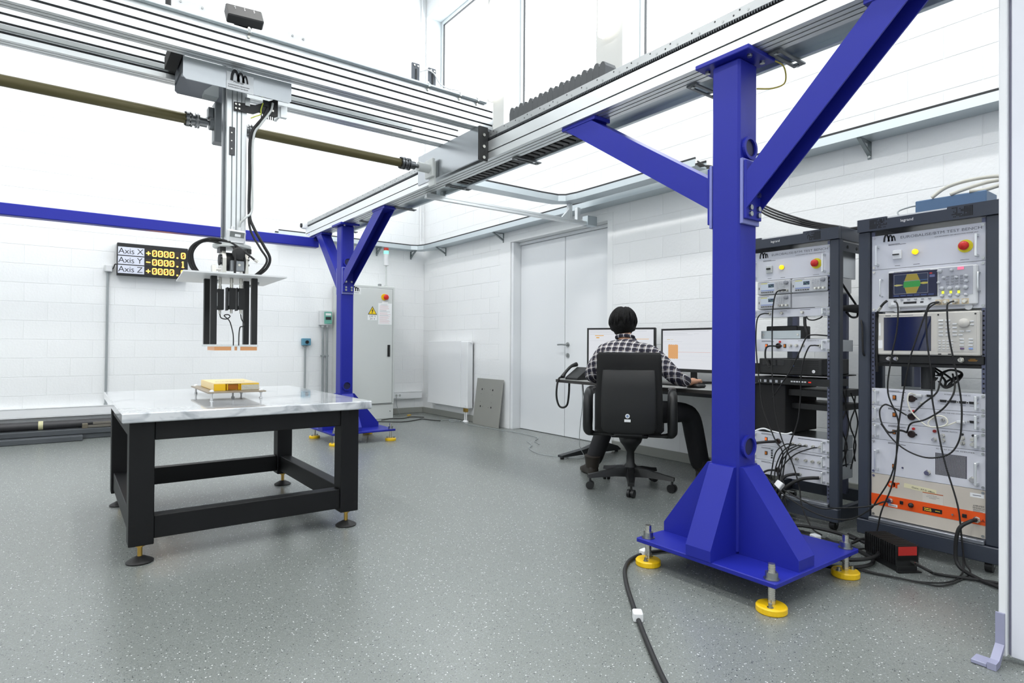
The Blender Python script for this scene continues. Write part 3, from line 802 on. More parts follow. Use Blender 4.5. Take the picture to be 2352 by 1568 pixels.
for i, (x, zt, zb) in enumerate(((.694, 1.325, 1.21), (.753, 1.335, 1.215), (.803, 1.335, 1.215))):
    words = ('left', 'middle', 'right')[i]
    m_ = thing('amplifier_module', 'black finned module under the white plate, %s of three' % words, 'module', (x, 3.65, zb))
    G().box(x-.0165, 3.625, zb, x+.0165, 3.675, zt, .002).build('case', M_black, m_)
    G().box(x-.0215, 3.64, zb-.006, x-.017, 3.70, zt+.004, .001).build('heat_plate', M_dark, m_)
    G().box(x-.0168, 3.628, zb+.02, x-.0166, 3.646, zt-.02).build('label_strip', M_paper, m_)
    g = G().cyl((x, 3.65, zt), (x, 3.65, zt+.02), .009, 12).cyl((x, 3.65, zt+.02), (x, 3.65, zt+.03), .007, 12).cyl((x, 3.65, zt+.03), (x, 3.65, ZP-.001), .009, 12)
    g.build('connector', M_nickel, m_)
    G().cyl((x, 3.65, zb), (x, 3.65, zb-.022), .0065, 12).build('lower_connector', M_nickel, m_)
def cable(pts, r, label, m=None, name='cable', cat='cable', n=8, group=None, sub=6):
    return tag(G().tube(pts, r, n, sub=sub).build(name, m or M_rubber), label, cat, group)
cable([(.694, 3.65, 1.187), (.70, 3.64, 1.165), (.725, 3.63, 1.16), (.745, 3.64, 1.175), (.735, 3.645, 1.185), (.715, 3.64, 1.178), (.74, 3.63, 1.15), (.753, 3.62, 1.10), (.755, 3.60, 1.06), (.754, 3.592, 1.012)], .003, 'thin black lead curling from the left module down to the copper loop')
cable([(.803, 3.65, 1.19), (.806, 3.64, 1.16), (.815, 3.62, 1.135), (.805, 3.60, 1.12), (.79, 3.60, 1.115), (.784, 3.598, 1.08), (.782, 3.594, 1.012)], .003, 'thin black lead from the right module down to the copper loop')
g = [[(.60, 3.70, 1.403), (.555, 3.69, 1.44), (.54, 3.68, 1.51), (.565, 3.67, 1.565), (.63, 3.65, 1.60), (.70, 3.61, 1.595), (.745, 3.60, 1.57), (.755, 3.585, 1.53), (.757, 3.58, 1.49), (.757, 3.59, 1.403)],
     [(.605, 3.71, 1.403), (.565, 3.70, 1.45), (.555, 3.69, 1.52), (.59, 3.67, 1.575), (.66, 3.645, 1.592), (.73, 3.60, 1.585), (.80, 3.585, 1.54), (.855, 3.57, 1.495)],
     [(.612, 3.73, 1.403), (.573, 3.71, 1.46), (.565, 3.70, 1.53), (.61, 3.67, 1.585), (.69, 3.625, 1.578), (.775, 3.59, 1.55), (.81, 3.60, 1.50), (.808, 3.61, 1.403)]]
for k, pp in enumerate(g):
    cable(pp, .0062, ('outer black cable looping high beside the amber display to the tool clamp', 'middle black cable looping left of the clamp, its tip sticking out to the right', 'inner black cable looping left of the clamp and down to the right module')[k])
G().tube([(.855, 3.57, 1.495), (.872, 3.567, 1.483)], .008, 8).build('plug_tip', M_nickel, bpy.data.objects['cable.003'] if 'cable.003' in bpy.data.objects else None)
cable([(.935, 3.61, 2.40), (.915, 3.60, 2.33), (.85, 3.595, 2.24), (.832, 3.60, 2.16), (.832, 3.60, 1.95), (.832, 3.60, 1.76), (.85, 3.58, 1.68), (.90, 3.56, 1.58), (.935, 3.56, 1.51), (.92, 3.58, 1.45), (.872, 3.64, 1.403)], .0085, 'thick black cable hanging down the right side of the Z column')
cable([(.925, 3.60, 2.38), (.90, 3.595, 2.32), (.842, 3.59, 2.23), (.827, 3.592, 2.15), (.827, 3.59, 1.95), (.826, 3.592, 1.77), (.835, 3.58, 1.66), (.88, 3.55, 1.56), (.915, 3.545, 1.50), (.90, 3.57, 1.45), (.86, 3.63, 1.403)], .0062, 'thinner black cable beside the thick one on the Z column')
cable([(.955, 3.605, 2.415), (.94, 3.596, 2.36), (.885, 3.585, 2.27), (.848, 3.592, 2.19), (.845, 3.592, 1.95), (.844, 3.592, 1.78), (.81, 3.58, 1.73), (.785, 3.585, 1.70), (.782, 3.60, 1.672)], .0062, 'pale grey cable running down the Z column to the tilt sensor', M_grey)
cable([(.90, 3.60, 2.40), (.888, 3.595, 2.36), (.885, 3.592, 2.33), (.86, 3.60, 2.315), (.835, 3.605, 2.30)], .003, 'green and yellow earth wire by the black cable bracket', mat('earth_wire', (190, 200, 60), .5))

# ================================================================== MARBLE TABLE
t = thing('granite_table', 'heavy black steel table with a thick white marble top', 'table', (.80, 3.93, 0))
x0, x1, y0, y1 = .243, 1.340, 3.234, 4.562; lw = .102
G().box(.211, 3.19, .660, 1.400, 4.72, .705, .005).build('marble_top', M_marble, t)
L = [(x0, y0), (x1-lw, y0), (x0, y1-lw), (x1-lw, y1-lw)]
bolt_m = mat('bolt_hole', (8, 8, 8), .8)
for i, (x, y) in enumerate(L):
    leg = G().box(x, y, .088, x+lw, y+lw, .6595, .003).build('leg', M_tableblk, t)
    cx, cy = x+lw/2, y+lw/2
    G().lathe([(0, 0), (.056, 0), (.058, .006), (.05, .012), (.02, .028), (.012, .03), (0, .03)], (cx, cy, 0), 28, smooth=False).build('foot_disc', M_rubber, leg)
    G().cyl((cx, cy, .028), (cx, cy, .0875), .0105, 14).cyl((cx, cy, .074), (cx, cy, .0878), .02, 6).build('levelling_stud', M_brass, leg)
    if y < 3.5:
        g = G()
        ins = .028
        for (bx, bz) in ((ins-.008, .18), (lw-ins+.008, .18), (ins-.008, .135), (lw-ins+.008, .135), (.055, .64), (.055, .585)): g.cyl((x+bx, y+.0015, bz), (x+bx, y-.0008, bz), .0085, 14)
        g.each('bolt_hole', bolt_m, leg)
yb = L[2][1]+lw
for (nm, q) in (('top_rail', (x0+lw, y0+.008, .57, x1-lw, y0+.075, .6595)), ('top_rail', (x0+lw, yb-.075, .575, x1-lw, yb-.008, .6595)), ('top_rail', (x0+.008, y0+lw, .575, x0+.075, yb-lw, .6595)), ('top_rail', (x1-.075, y0+lw, .575, x1-.008, yb-lw, .6595)),
                ('stretcher', (x0+lw, y0+.012, .111, x1-lw, y0+.085, .217)), ('stretcher', (x0+lw, yb-.085, .111, x1-lw, yb-.012, .217)), ('stretcher', (x0+.012, y0+lw, .111, x0+.085, yb-lw, .217)), ('stretcher', (x1-.085, y0+lw, .111, x1-.012, yb-lw, .217))):
    o = G().box(*q, .003).build(nm, M_tableblk, t)
    if nm == 'top_rail' and q[1] < 3.3 and q[0] > .3 and q[3] > 1.2:
        g = G()
        for bx in (.72, .775):
            for bz in (.64, .59): g.cyl((bx, q[1]+.0015, bz), (bx, q[1]-.0008, bz), .0085, 14)
        g.each('bolt_hole', bolt_m, o)

# balise on its stand
ZT = .705
t = thing('test_stand', 'thin metal plate on white nylon standoffs on the marble table', 'stand', (.79, 3.98, ZT))
pl = [(.640, 3.66), (.945, 3.65), (.965, 4.27), (.652, 4.29)]
def bil(u, v):
    a = Vector(pl[0]).lerp(Vector(pl[1]), u); b = Vector(pl[3]).lerp(Vector(pl[2]), u); return a.lerp(b, v)
G().prism(pl, ZT+.040, ZT+.047, 'xyz').build('plate', mat('stand_plate', (150, 138, 120), .4, .4), t)
for u, v in ((.08, .05), (.93, .05), (.07, .93), (.92, .93), (.5, .22)):
    p = bil(u, v)
    o = G().cyl((p.x, p.y, ZT+.008), (p.x, p.y, ZT+.0399), .005, 12).cyl((p.x, p.y, ZT+.0005), (p.x, p.y, ZT+.009), .009, 6).cyl((p.x, p.y, ZT+.034), (p.x, p.y, ZT+.0398), .009, 6).build('standoff', M_white, t)
    if (u, v) != (.5, .22): G().lathe([(.012, 0), (.012, .004), (.007, .011), (0, .012)], (p.x, p.y, ZT+.0472), 14).build('nylon_nut', M_white, o)
zb = ZT+.0475
t = thing('balise', 'yellow and cream plastic transponder block with a hollow front, on the metal plate', 'transponder', (.81, 3.99, zb))
M_by = mat('balise_yellow', (244, 196, 16), .4); M_bc = mat('balise_cream', (240, 216, 158), .45)
hh = .041
G().prism([(.69, 3.765), (.748, 3.757), (.757, 3.775), (.824, 3.772), (.832, 3.752), (.930, 3.748), (.945, 4.21), (.70, 4.22)], zb, zb+hh-.004, 'xyz').build('body', M_by, t)
G().prism([(.691, 3.767), (.748, 3.759), (.757, 3.761), (.824, 3.757), (.832, 3.754), (.929, 3.750), (.944, 4.209), (.701, 4.219)], zb+hh-.004, zb+hh, 'xyz').build('lid', M_bc, t)
G().prism([(.6885, 3.767), (.6895, 3.767), (.6995, 4.22), (.6985, 4.22)], zb+.003, zb+hh-.002, 'xyz').build('side_panel', M_bc, t)
G().prism([(.833, 3.7505), (.929, 3.7465), (.9291, 3.7475), (.8331, 3.7515)], zb+.001, zb+hh-.010, 'xyz').build('tape_patch', mat('silver_tape', (206, 204, 190), .5, bump=(60, .5)), t)
G().box(.763, 3.766, zb+.004, .818, 3.7715, zb+hh-.008).build('cavity', mat('cavity_brown', (176, 104, 14), .6), t)
G().box(.757, 3.758, zb+.001, .762, 3.772, zb+hh-.0045).box(.819, 3.756, zb+.001, .824, 3.772, zb+hh-.0045).each('cavity_rib', M_by, t)
Ft = frame((.725, 3.93, zb+hh+.0002), (1, -.03, 0), (.03, 1, 0), (0, 0, 1))
text('EUROBALISE', .03, Ft, mat('faded_print', (170, 150, 110), .6), t)

# ================================================================== DISPLAY ON BACK WALL
FW = frame((0, BY, 0), (1, 0, 0), (0, 0, 1), (0, -1, 0))
def wbox(x0, z0, x1, z1, d0, d1, b=0., g=None): return (g or G()).box(x0, BY-d1, z0, x1, BY-d0, z1, b)
t = thing('axis_display', 'black wall display with amber dot-matrix numbers for axes X, Y and Z', 'display', (.823, BY-.05, 1.793))
dx0, dx1, dz0, dz1 = .47, 1.178, 1.793, 2.156
wbox(dx0, dz0, dx1, dz1, .002, .098, .004).build('case', M_black, t)
FD = frame((dx0, BY-.0982, dz0), (1, 0, 0), (0, 0, 1), (0, -1, 0))
G5 = {'0': ['01110', '10001', '10011', '10101', '11001', '10001', '01110'], '1': ['00100', '01100', '00100', '00100', '00100', '00100', '01110'], '+': ['00000', '00100', '00100', '11111', '00100', '00100', '00000'],
      '-': ['00000', '00000', '00000', '11111', '00000', '00000', '00000'], '.': ['00000', '00000', '00000', '00000', '00000', '01100', '01100']}
M_off = mat('led_off', (84, 66, 44), .5)
for i, (nm, val) in enumerate((('Axis X', '+0000.0'), ('Axis Y', '-0000.1'), ('Axis Z', '+0000.0'))):
    zz = .2335-i*.103
    pl_ = G(FD).box(.008, zz-.006, 0, .262, zz+.086, .0015).build('name_plate', mat('plate_lilac', (214, 218, 232), .5), t)
    text(nm, .093, off(FD, .010, zz+.010, .0018), M_print, pl_, bold=-.0004, spacing=.95)
    on = G(FD); of = G(FD); sl_ = G(FD)
    for k, ch in enumerate(val):
        u0 = .282+k*.0588; w_, h_ = .047, .074; v0 = zz+.001
        if ch == '0':
            pts = []
            for (cx_, cy_, a0) in ((w_-.013, h_-.014, 0), (.013, h_-.014, 90), (.013, .014, 180), (w_-.013, .014, 270)):
                for q in (0, 45, 90): pts.append((u0+cx_+.0085*math.cos(R(a0+q)), v0+cy_+.0085*math.sin(R(a0+q))))
            pts.append(pts[0]); on.ribbon(pts, .0095, .001); sl_.ribbon([(u0+.015, v0+.022), (u0+.032, v0+.052)], .005, .001)
        elif ch == '1': on.ribbon([(u0+.021, v0), (u0+.021, v0+h_)], .0098, .001); on.ribbon([(u0+.008, v0+.004), (u0+.034, v0+.004)], .008, .001); on.ribbon([(u0+.010, v0+h_-.014), (u0+.021, v0+h_-.003)], .008, .001)
        elif ch == '+': on.ribbon([(u0-.002, v0+.034), (u0+.042, v0+.034)], .0095, .001); on.ribbon([(u0+.02, v0+.013), (u0+.02, v0+.055)], .0095, .001)
        elif ch == '-': on.ribbon([(u0-.002, v0+.034), (u0+.042, v0+.034)], .0095, .001)
        else: on.ribbon([(u0+.014, v0+.007), (u0+.030, v0+.007)], .014, .001)
        for r_ in range(7):
            for c_ in range(5):
                u = u0+c_*.0094; v = zz+.072-r_*.0112
                of.add([(u+.0034*math.cos(q*PI/3), v+.0038*math.sin(q*PI/3), .0006) for q in range(6)], [(0, 1, 2, 3, 4, 5)])
    sl_.build('dim_slash', glow('amber_dim', (255, 150, 40), 2.2), t)
    on.build('lit_dots', M_amber, t); of.build('unlit_dots', M_off, t)
# junction box, lead, conduit
t = thing('junction_box', 'small grey junction box on the back wall left of the amber display', 'box', (.393, BY-.03, 1.825))
wbox(.355, 1.825, .43, 1.90, .001, .06, .006).build('case', M_lgrey, t)
wbox(.36, 1.83, .37, 1.895, .06, .063).build('lid_edge', M_grey, t)
cable([(.425, BY-.035, 1.855), (.44, BY-.045, 1.87), (.452, BY-.05, 1.91), (.4695, BY-.05, 1.915)], .006, 'short black lead from the junction box to the amber display')
t = thing('wall_conduit', 'grey conduit dropping from the junction box to the white trunking', 'conduit', (.386, BY-.02, .33))
G().cyl((.390, BY-.022, 1.824), (.383, BY-.022, .345), .0125, 12).build('pipe', M_conduit, t)
G().cyl((.383, BY-.022, .345), (.383, BY-.022, .330), .018, 12).build('gland', M_conduit, t)
# breaker box + two conduits
t = thing('breaker_box', 'wall breaker box with a green hinged window above two grey conduits', 'breaker box', (2.865, BY-.05, 1.287))
wbox(2.785, 1.287, 2.945, 1.49, .001, .09, .006).build('case', M_lgrey, t)
o = wbox(2.835, 1.305, 2.94, 1.47, .09, .105, .004).build('window_cover', M_green, t)
wbox(2.85, 1.36, 2.925, 1.40, .1052, .107).build('breaker_row', M_dark, o); wbox(2.85, 1.42, 2.925, 1.45, .1052, .1065).build('label_strip', M_paper, o)
for x, nm in ((2.835, 'left'), (2.892, 'right')):
    t = thing('wall_conduit', '%s of the two grey conduits under the breaker box' % nm, 'conduit', (x, BY-.04, .33))
    G().cyl((x, BY-.045, 1.286), (x, BY-.045, .33), .0145, 12).build('pipe', M_conduit, t)
    G().cyl((x, BY-.045, 1.2865), (x, BY-.045, 1.26), .02, 12).build('gland', M_lgrey, t)
    wbox(x-.02, .86, x+.02, .88, .001, .06, .002).build('saddle', M_conduit, t)
t = thing('switch_box', 'blue-grey rotary switch box on the back wall behind the table', 'switch', (2.61, BY-.03, 1.01))
wbox(2.555, 1.01, 2.668, 1.105, .001, .065, .006).build('case', M_bluebox, t)
G().cyl((2.615, BY-.065, 1.055), (2.615, BY-.08, 1.055), .022, 16).box(2.611, BY-.09, 1.035, 2.619, BY-.08, 1.075).build('rotary_knob', M_black, t)
t = thing('wall_conduit', 'grey conduit under the blue-grey switch box', 'conduit', (2.6, BY-.03, .33))
G().cyl((2.60, BY-.03, 1.009), (2.60, BY-.03, .33), .0125, 12).build('pipe', M_conduit, t)
wbox(2.575, .99, 2.625, 1.0095, .012, .05, .003).build('gland', M_conduit, t)
# white dado trunking, two lengths
for a, b, nm in ((-1.2, 3.05, 'long white dado trunking along the foot of the back wall'), (3.78, 4.36, 'short white trunking with two sockets between cabinet and corner')):
    t = thing('trunking', nm, 'trunking', ((a+b)/2, BY-.03, .226))
    wbox(a, .235, b, .32, .001, .058, .003).build('cover', M_white, t)
    wbox(a, .226, b, .234, .001, .062).build('lower_edge', M_white, t); wbox(a, .3205, b, .329, .001, .062).build('upper_edge', M_white, t)
    if a > 3:
        p = wbox(3.80, .238, 4.05, .317, .0585, .064, .002).build('socket_plate', M_white, t)
        for x in (3.93, 3.985):
            g = G().cyl((x, BY-.064, .278), (x, BY-.0655, .278), .02, 18).build('socket', M_grey, p)
            G().cyl((x-.008, BY-.0656, .278), (x-.008, BY-.0664, .278), .003, 8).cyl((x+.008, BY-.0656, .278), (x+.008, BY-.0664, .278), .003, 8).cyl((x, BY-.0656, .288), (x, BY-.0664, .288), .003, 8).each('pin_hole', M_dark, p)
cable([(3.93, BY-.066, .262), (3.925, BY-.08, .2), (3.93, BY-.10, .10), (3.95, BY-.14, .01)], .004, 'thin grey lead dropping from the wall sockets to the floor', M_conduit)
# corner conduit above
t = thing('corner_conduit', 'white conduit with small box rising in the corner above the cable tray', 'conduit', (4.33, BY-.02, 2.5))
G().cyl((4.33, BY-.02, 2.50), (4.33, BY-.02, 6.35), .012, 10).build('pipe', M_white, t)
wbox(4.335, 2.52, 4.395, 2.60, .001, .04, .004).build('outlet_box', M_white, t)

# steel bars stored along the back wall
for k, (z, y, r_, a, b, lab, m_) in enumerate(((.155, 7.98, .045, -1.3, .75, 'thick dark steel pipe with a tape band lying along the back wall, uppermost', mat('dark_pipe', (62, 62, 64), .4, .3)),)):
    t = thing('steel_pipe', lab, 'pipe', (-.2, y, z-r_))
    G().cyl((a, y, z), (b, y, z), r_, 24).build('tube', m_, t)
    G().cyl((-.205, y, z), (-.165, y, z), r_+.001, 24).build('tape_band', mat('tape_cream', (206, 202, 160), .5), t)
for (y0_, y1_, z0_, z1_, a, b, lab) in ((7.84, 8.06, .055, .109, -1.3, .9, 'dark flat steel bar under the stored pipe by the back wall'), (7.70, 7.83, .002, .054, -1.3, .17, 'dark square steel bar on the floor, front one of the stored stack'), (7.86, 7.92, .002, .054, -1.3, .9, 'dark square steel bar on the floor behind the front one'), (7.99, 8.06, .002, .054, -1.3, .9, 'dark square steel bar on the floor nearest the back wall')):
    tag(G().box(a, y0_, z0_, b, y1_, z1_, .004).build('steel_bar', mat('mill_steel', (84, 88, 92), .45, .4, noise=(4, .2))), lab, 'bar')
for k, z in enumerate((.115, .145)):
    tag(G().box(.20+k*.06, 7.86+k*.02, z, .85, 7.885+k*.02, z+.026, .002).build('steel_angle', mat('mill_steel2', (120, 116, 108), .4, .5)), ('lower' if not k else 'upper')+' thin steel angle laid in front of the stored pipe', 'bar')
tag(G().box(.165, 7.85, .1095, .215, 7.93, .16, .004).build('wooden_block', mat('wood_block', (104, 98, 84), .7)), 'small grey-brown wooden block at the end of the thin steel angles', 'block')

# ================================================================== ELECTRICAL CABINET
cy = 7.72
t = thing('electrical_cabinet', 'tall pale grey electrical cabinet with red stop button, behind the far blue column', 'cabinet', (3.30, 7.92, 0))
cx0, cx1 = 2.98, 3.716
G().box(cx0, cy+.012, .20, cx1, BY-.02, 1.838, .005).build('body', M_cab, t)
G().box(cx0+.005, cy+.02, 0, cx1-.005, BY-.03, .195, .003).build('plinth', M_cab, t)
dr = G().box(cx0+.02, cy, .215, cx1-.035, cy+.0115, 1.80, .004).build('door', M_cab, t)
g = G()
for q in ((cx0+.016, .211, cx0+.020, 1.804), (cx1-.035, .211, cx1-.031, 1.804), (cx0+.02, .211, cx1-.035, .215), (cx0+.02, 1.80, cx1-.035, 1.804)): g.box(q[0], cy+.006, q[1], q[2], cy+.0116, q[3])
g.build('door_gasket', M_dark, t)
FC = frame((0, cy, 0), (1, 0, 0), (0, 0, 1), (0, -1, 0))
o = G(FC).box(3.605, .86, 0, 3.645, 1.025, .012, .004).build('swing_handle', M_black, dr); G(FC).box(3.618, .87, .0125, 3.634, .99, .022, .004).build('lever', M_black, o)
o = G(FC).cyl((3.552, 1.685, 0), (3.552, 1.685, .006), .045, 24).build('stop_ring', M_yellow, dr)
G(FC).lathe([(.018, .006), (.018, .03), (.036, .034), (.038, .042), (.03, .05), (0, .052)], (3.565, 1.683, 0), 22).build('stop_button', M_red, o)
w = G(FC).prism([(3.315, 1.438), (3.447, 1.438), (3.381, 1.553)], 0, .0008, 'xyz').build('warning_triangle', M_print, dr)
G(FC).prism([(3.328, 1.446), (3.434, 1.446), (3.381, 1.538)], .0009, .0013, 'xyz').build('yellow_field', mat('sign_yellow', (250, 214, 10), .5), w)
G(FC).prism([(3.386, 1.520), (3.366, 1.484), (3.380, 1.486), (3.372, 1.462), (3.366, 1.464), (3.376, 1.450), (3.386, 1.464), (3.380, 1.463), (3.396, 1.497), (3.382, 1.494), (3.394, 1.519)], .0014, .0018, 'xyz').build('lightning_bolt', M_print, w)
s_ = G(FC).box(3.312, 1.362, 0, 3.45, 1.43, .0008).build('voltage_label', M_paper, dr)
text('230 V', .036, off(FC, 3.381, 1.402, .001), M_print, s_, align='CENTER', spacing=1.15); text('24 V', .036, off(FC, 3.381, 1.368, .001), M_print, s_, align='CENTER', spacing=1.15)
p_ = G(FC).box(3.466, 1.306, 0, 3.668, 1.60, .001).box(3.52, 1.60, 0, 3.61, 1.625, .001).build('notice_sheet', M_paper, dr)
random.seed(3)
g = G(FC); gr = G(FC)
for k in range(20):
    z = 1.575-k*.0132
    (g if k in (0, 6, 7, 11) else gr).box(3.485 if k else 3.50, z, .0011, 3.485+random.uniform(.10, .165), z+.0035, .0013)
g.build('print_lines', mat('notice_grey', (150, 150, 155), .6), p_); gr.build('red_print_lines', mat('notice_red', (222, 178, 180), .6), p_)
l_ = G(FC).box(3.075, 1.705, 0, 3.215, 1.80, .001).build('maker_label', mat('label_white', (226, 228, 228), .5), dr)
logo(off(FC, 3.10, 1.745, .001), .085, M_print, l_); text('Multitel', .02, off(FC, 3.12, 1.718, .0012), M_printg, l_)
G().box(3.50, cy+.05, 1.839, 3.535, cy+.10, 1.872, .003).build('lifting_eye', M_steel, t)
g = G().cyl((3.66, cy-.001, .10), (3.66, cy+.02, .10), .006, 8); g.build('plinth_screw', M_steel, t)
G().box(3.05, 8.02, 1.839, 3.20, BY-.02, 2.04, .003).build('cable_duct', M_cab, t)
t = thing('signal_tower', 'signal tower with red and glowing green lamps on top of the grey cabinet', 'signal lamp', (3.61, cy+.12, 1.838))
lx, ly = 3.632, cy+.12
G().cyl((lx, ly, 1.8385), (lx, ly, 2.14), .0115, 14).cyl((lx, ly, 1.8385), (lx, ly, 1.862), .02, 14).build('pole', M_grey, t)
G().lathe([(.0, 2.14), (.036, 2.142), (.038, 2.15), (.034, 2.158), (.034, 2.305), (0, 2.305)], (lx, ly, 0), 24, smooth=False).build('white_section', M_lgrey, t)
G().cyl((lx, ly, 2.3055), (lx, ly, 2.352), .0345, 24).build('green_lamp', glow('green_lamp', (150, 255, 215), 1.5, (60, 160, 130)), t)
G().cyl((lx, ly, 2.3525), (lx, ly, 2.392), .0345, 24).build('red_lamp', mat('red_lens', (176, 44, 30), .3), t)

# ================================================================== RADIATOR, LEANING PLATE
t = thing('radiator', 'flat white panel radiator on the right wall near the corner', 'radiator', (4.32, 7.27, .16))
G().box(WX-.115, 6.905, .185, WX-.098, 7.80, 1.085, .004).build('front_panel', M_white, t)
G().box(WX-.097, 6.745, .185, WX-.02, 7.80, 1.075, .003).build('core', M_white, t)
G().box(WX-.110, 6.74, .183, WX-.02, 6.904, 1.08, .008).build('side_cover', M_white, t)
G().cyl((WX-.06, 6.73, 1.065), (WX-.06, 6.70, 1.065), .018, 14).build('thermostat', M_white, t)
g = G()
for y in (6.80, 6.84):
    g.cyl((WX-.08, y, .02), (WX-.08, y, .13), .0085, 10)
g.each('riser_pipe', M_white, t)
G().box(WX-.10, 6.785, .13, WX-.06, 6.855, .1825, .004).build('valve', M_brass, t)
g = G()
for y in (6.80, 6.84): g.lathe([(.03, .001), (.026, .012), (.01, .02), (0, .02)], (WX-.08, y, 0), 18)
g.each('floor_rosette', M_white, t)
G().cyl((WX-.111, 6.79, .22), (WX-.118, 6.79, .22), .014, 14).build('vent_cap', M_white, t)
t = thing('metal_plate', 'drilled grey metal plate leaning against the wall between radiator and door', 'plate', (4.33, 6.30, 0))
Fp = frame((4.305, 6.615, 0.001), (0, -1, 0), (math.sin(R(7)), 0, math.cos(R(7))), (-math.cos(R(7)), 0, math.sin(R(7))))
G(Fp).box(0, 0, -.008, .585, .60, 0, .001).build('sheet', mat('raw_steel', (164, 164, 158), .45, .6, noise=(5, .06)), t)
g = G(Fp)
for u, v in ((.14, .46), (.38, .46), (.14, .24), (.38, .24)): g.cyl((u, v, -.004), (u, v, .0006), .012, 14)
for u, v in ((.13, .40), (.19, .465), (.33, .465), (.375, .40), (.13, .30), (.19, .24), (.32, .235), (.375, .30)): g.cyl((u, v, -.004), (u, v, .0006), .004, 8)
g.each('drilled_hole', M_blackm, t)

# ================================================================== CABLE TRAYS
def tray(pts, w, z0, h, label, lip_dark=True):
    """U tray along a polyline (outer side to the left of travel)"""
    t = thing('cable_tray', label, 'cable tray', (pts[0][0], pts[0][1], z0))
    P = [Vector((p[0], p[1])) for p in pts]; m = len(P); L_, R_ = [], []
    for i in range(m):
        d = (P[min(i+1, m-1)]-P[max(i-1, 0)]).normalized(); n = Vector((-d.y, d.x)); L_.append(P[i]+n*w/2); R_.append(P[i]-n*w/2)
    def strip(A, B, za, zb): 
        g = G()
        for i in range(m-1):
            g.add([(*A[i], za), (*A[i+1], za), (*B[i+1], za), (*B[i], za), (*A[i], zb), (*A[i+1], zb), (*B[i+1], zb), (*B[i], zb)], [(0, 3, 2, 1), (4, 5, 6, 7), (0, 1, 5, 4), (1, 2, 6, 5), (2, 3, 7, 6), (3, 0, 4, 7)])
        return g
    strip(L_, R_, z0, z0+.003).build('tray_floor', M_galv, t)
    def inset(A, B, k): return [a.lerp(b, k/w) for a, b in zip(A, B)]
    strip(L_, inset(L_, R_, .003), z0+.003, z0+h).build('tray_side', M_galv, t)
    strip(R_, inset(R_, L_, .003), z0+.003, z0+h).build('tray_side', M_galv, t)
    strip(L_, inset(L_, R_, .01), z0+h, z0+h+.015).build('dark_rim', M_dark, t)
    strip(R_, inset(R_, L_, .01), z0+h, z0+h+.015).build('dark_rim', M_dark, t)
    return t
def tri_bracket(F, parent):
    g = G(F); g.box(-.012, -.115, 0, .012, .0, .004); g.box(-.012, -.004, 0, .012, 0, .17)
    g.prism([(0.004, -.095), (.165, -.006), (.15, -.003), (.004, -.075)], -.012, .012, 'zyx')
    o = g.build('wall_bracket', mat('bracket_zinc', (130, 138, 140), .4, .8), parent)
    G(F).cyl((0, -.10, .004), (0, -.10, .010), .009, 8).each('bolt', M_steel, o)
tw = tray([(WX-.095, -1.5), (WX-.095, 6.0), (WX-.095, 7.65), (WX-.11, 7.85), (WX-.18, 7.99), (WX-.32, 8.05), (3.4, 8.06), (2.2, 8.06)], .17, 2.43, .058, 'galvanised cable tray running along the right wall and round the corner')
for y in (1.82, 6.09, 7.51, .2): tri_bracket(frame((WX-.001, y, 2.4295), (0, -1, 0), (0, 0, 1), (-1, 0, 0)), tw)
for x in (4.18, 3.63, 2.9): tri_bracket(frame((x, BY-.001, 2.4295), (1, 0, 0), (0, 0, 1), (0, -1, 0)), tw)
tray([(2.70, 4.56), (3.7, 4.56), (3.92, 4.54), (4.02, 4.46), (4.055, 4.30), (4.06, 4.0), (4.06, 2.93)], .15, 2.455, .055, 'branch cable tray curving from the gantry rail to the right wall')
t = thing('support_arm', 'slotted aluminium arm reaching from the gantry rail to the right wall', 'support arm', (3.4, 4.48, 2.265))
profile_beam('yzx', 4.46, 4.50, 2.262, 2.302, 2.43, 4.30, (2.282,), (4.48,), .005, .006).build('profile', M_alu, t)
g = G()
for x in (4.06, 4.17): profile_beam('xyz', x-.02, x+.02, 4.46, 4.50, 2.3025, 2.4285 if x > 4.1 else 2.4535, (), (), .004, .005, g)
g.each('upright', M_alu, t)
G().prism([(3.95, 2.3025), (4.038, 2.3025), (4.038, 2.39)], 4.466, 4.494, 'xzy').build('gusset', M_alu, t)
G().box(4.275, 4.44, 2.262, 4.4085, 4.52, 2.36, .002).build('wall_plate', M_galv, t)
G().box(2.49, 4.455, 2.3025, 2.52, 4.505, 2.335).box(2.585, 4.455, 2.3025, 2.605, 4.505, 2.335).each('angle_bracket', M_steel, t)
# ================================================================== DESK, MONITORS, PHONE
ZD = .72
t = thing('desk', 'dark grey office desk on T-shaped legs along the right wall', 'desk', (4.0, 3.3, 0))
top = [(3.63, 4.18), (3.60, 4.14), (3.565, 3.75), (3.55, 3.3), (3.565, 2.85), (3.61, 2.44), (3.64, 2.41), (4.385, 2.41), (4.385, 4.18)]
G().prism(top, ZD-.026, ZD-.001, 'xyz').build('edge_board', mat('desk_edge', (44, 42, 40), .5), t)
G().prism([(x+.004 if x < 4 else x-.003, y-.004 if y > 3.3 else y+.004) for x, y in top], ZD-.001, ZD+.001, 'xyz').build('desktop', mat('desk_grey', (150, 152, 150), .5), t)
M_desk = mat('desk_leg', (50, 53, 56), .4, .3)
for y in (4.08, 2.52):
    G().box(4.06, y-.035, .07, 4.16, y+.035, ZD-.027, .008).build('leg_column', M_desk, t)
    f_ = G().prism([(3.60, .018), (3.60, .036), (3.9, .07), (4.05, .11), (4.16, .11), (4.32, .06), (4.36, .03), (4.36, .018)], y-.03, y+.03, 'xzy').build('foot_bar', M_desk, t)
    G().cyl((3.625, y, 0.001), (3.625, y, .018), .018, 12).cyl((4.33, y, 0.001), (4.33, y, .018), .018, 12).each('glide', M_black, f_)
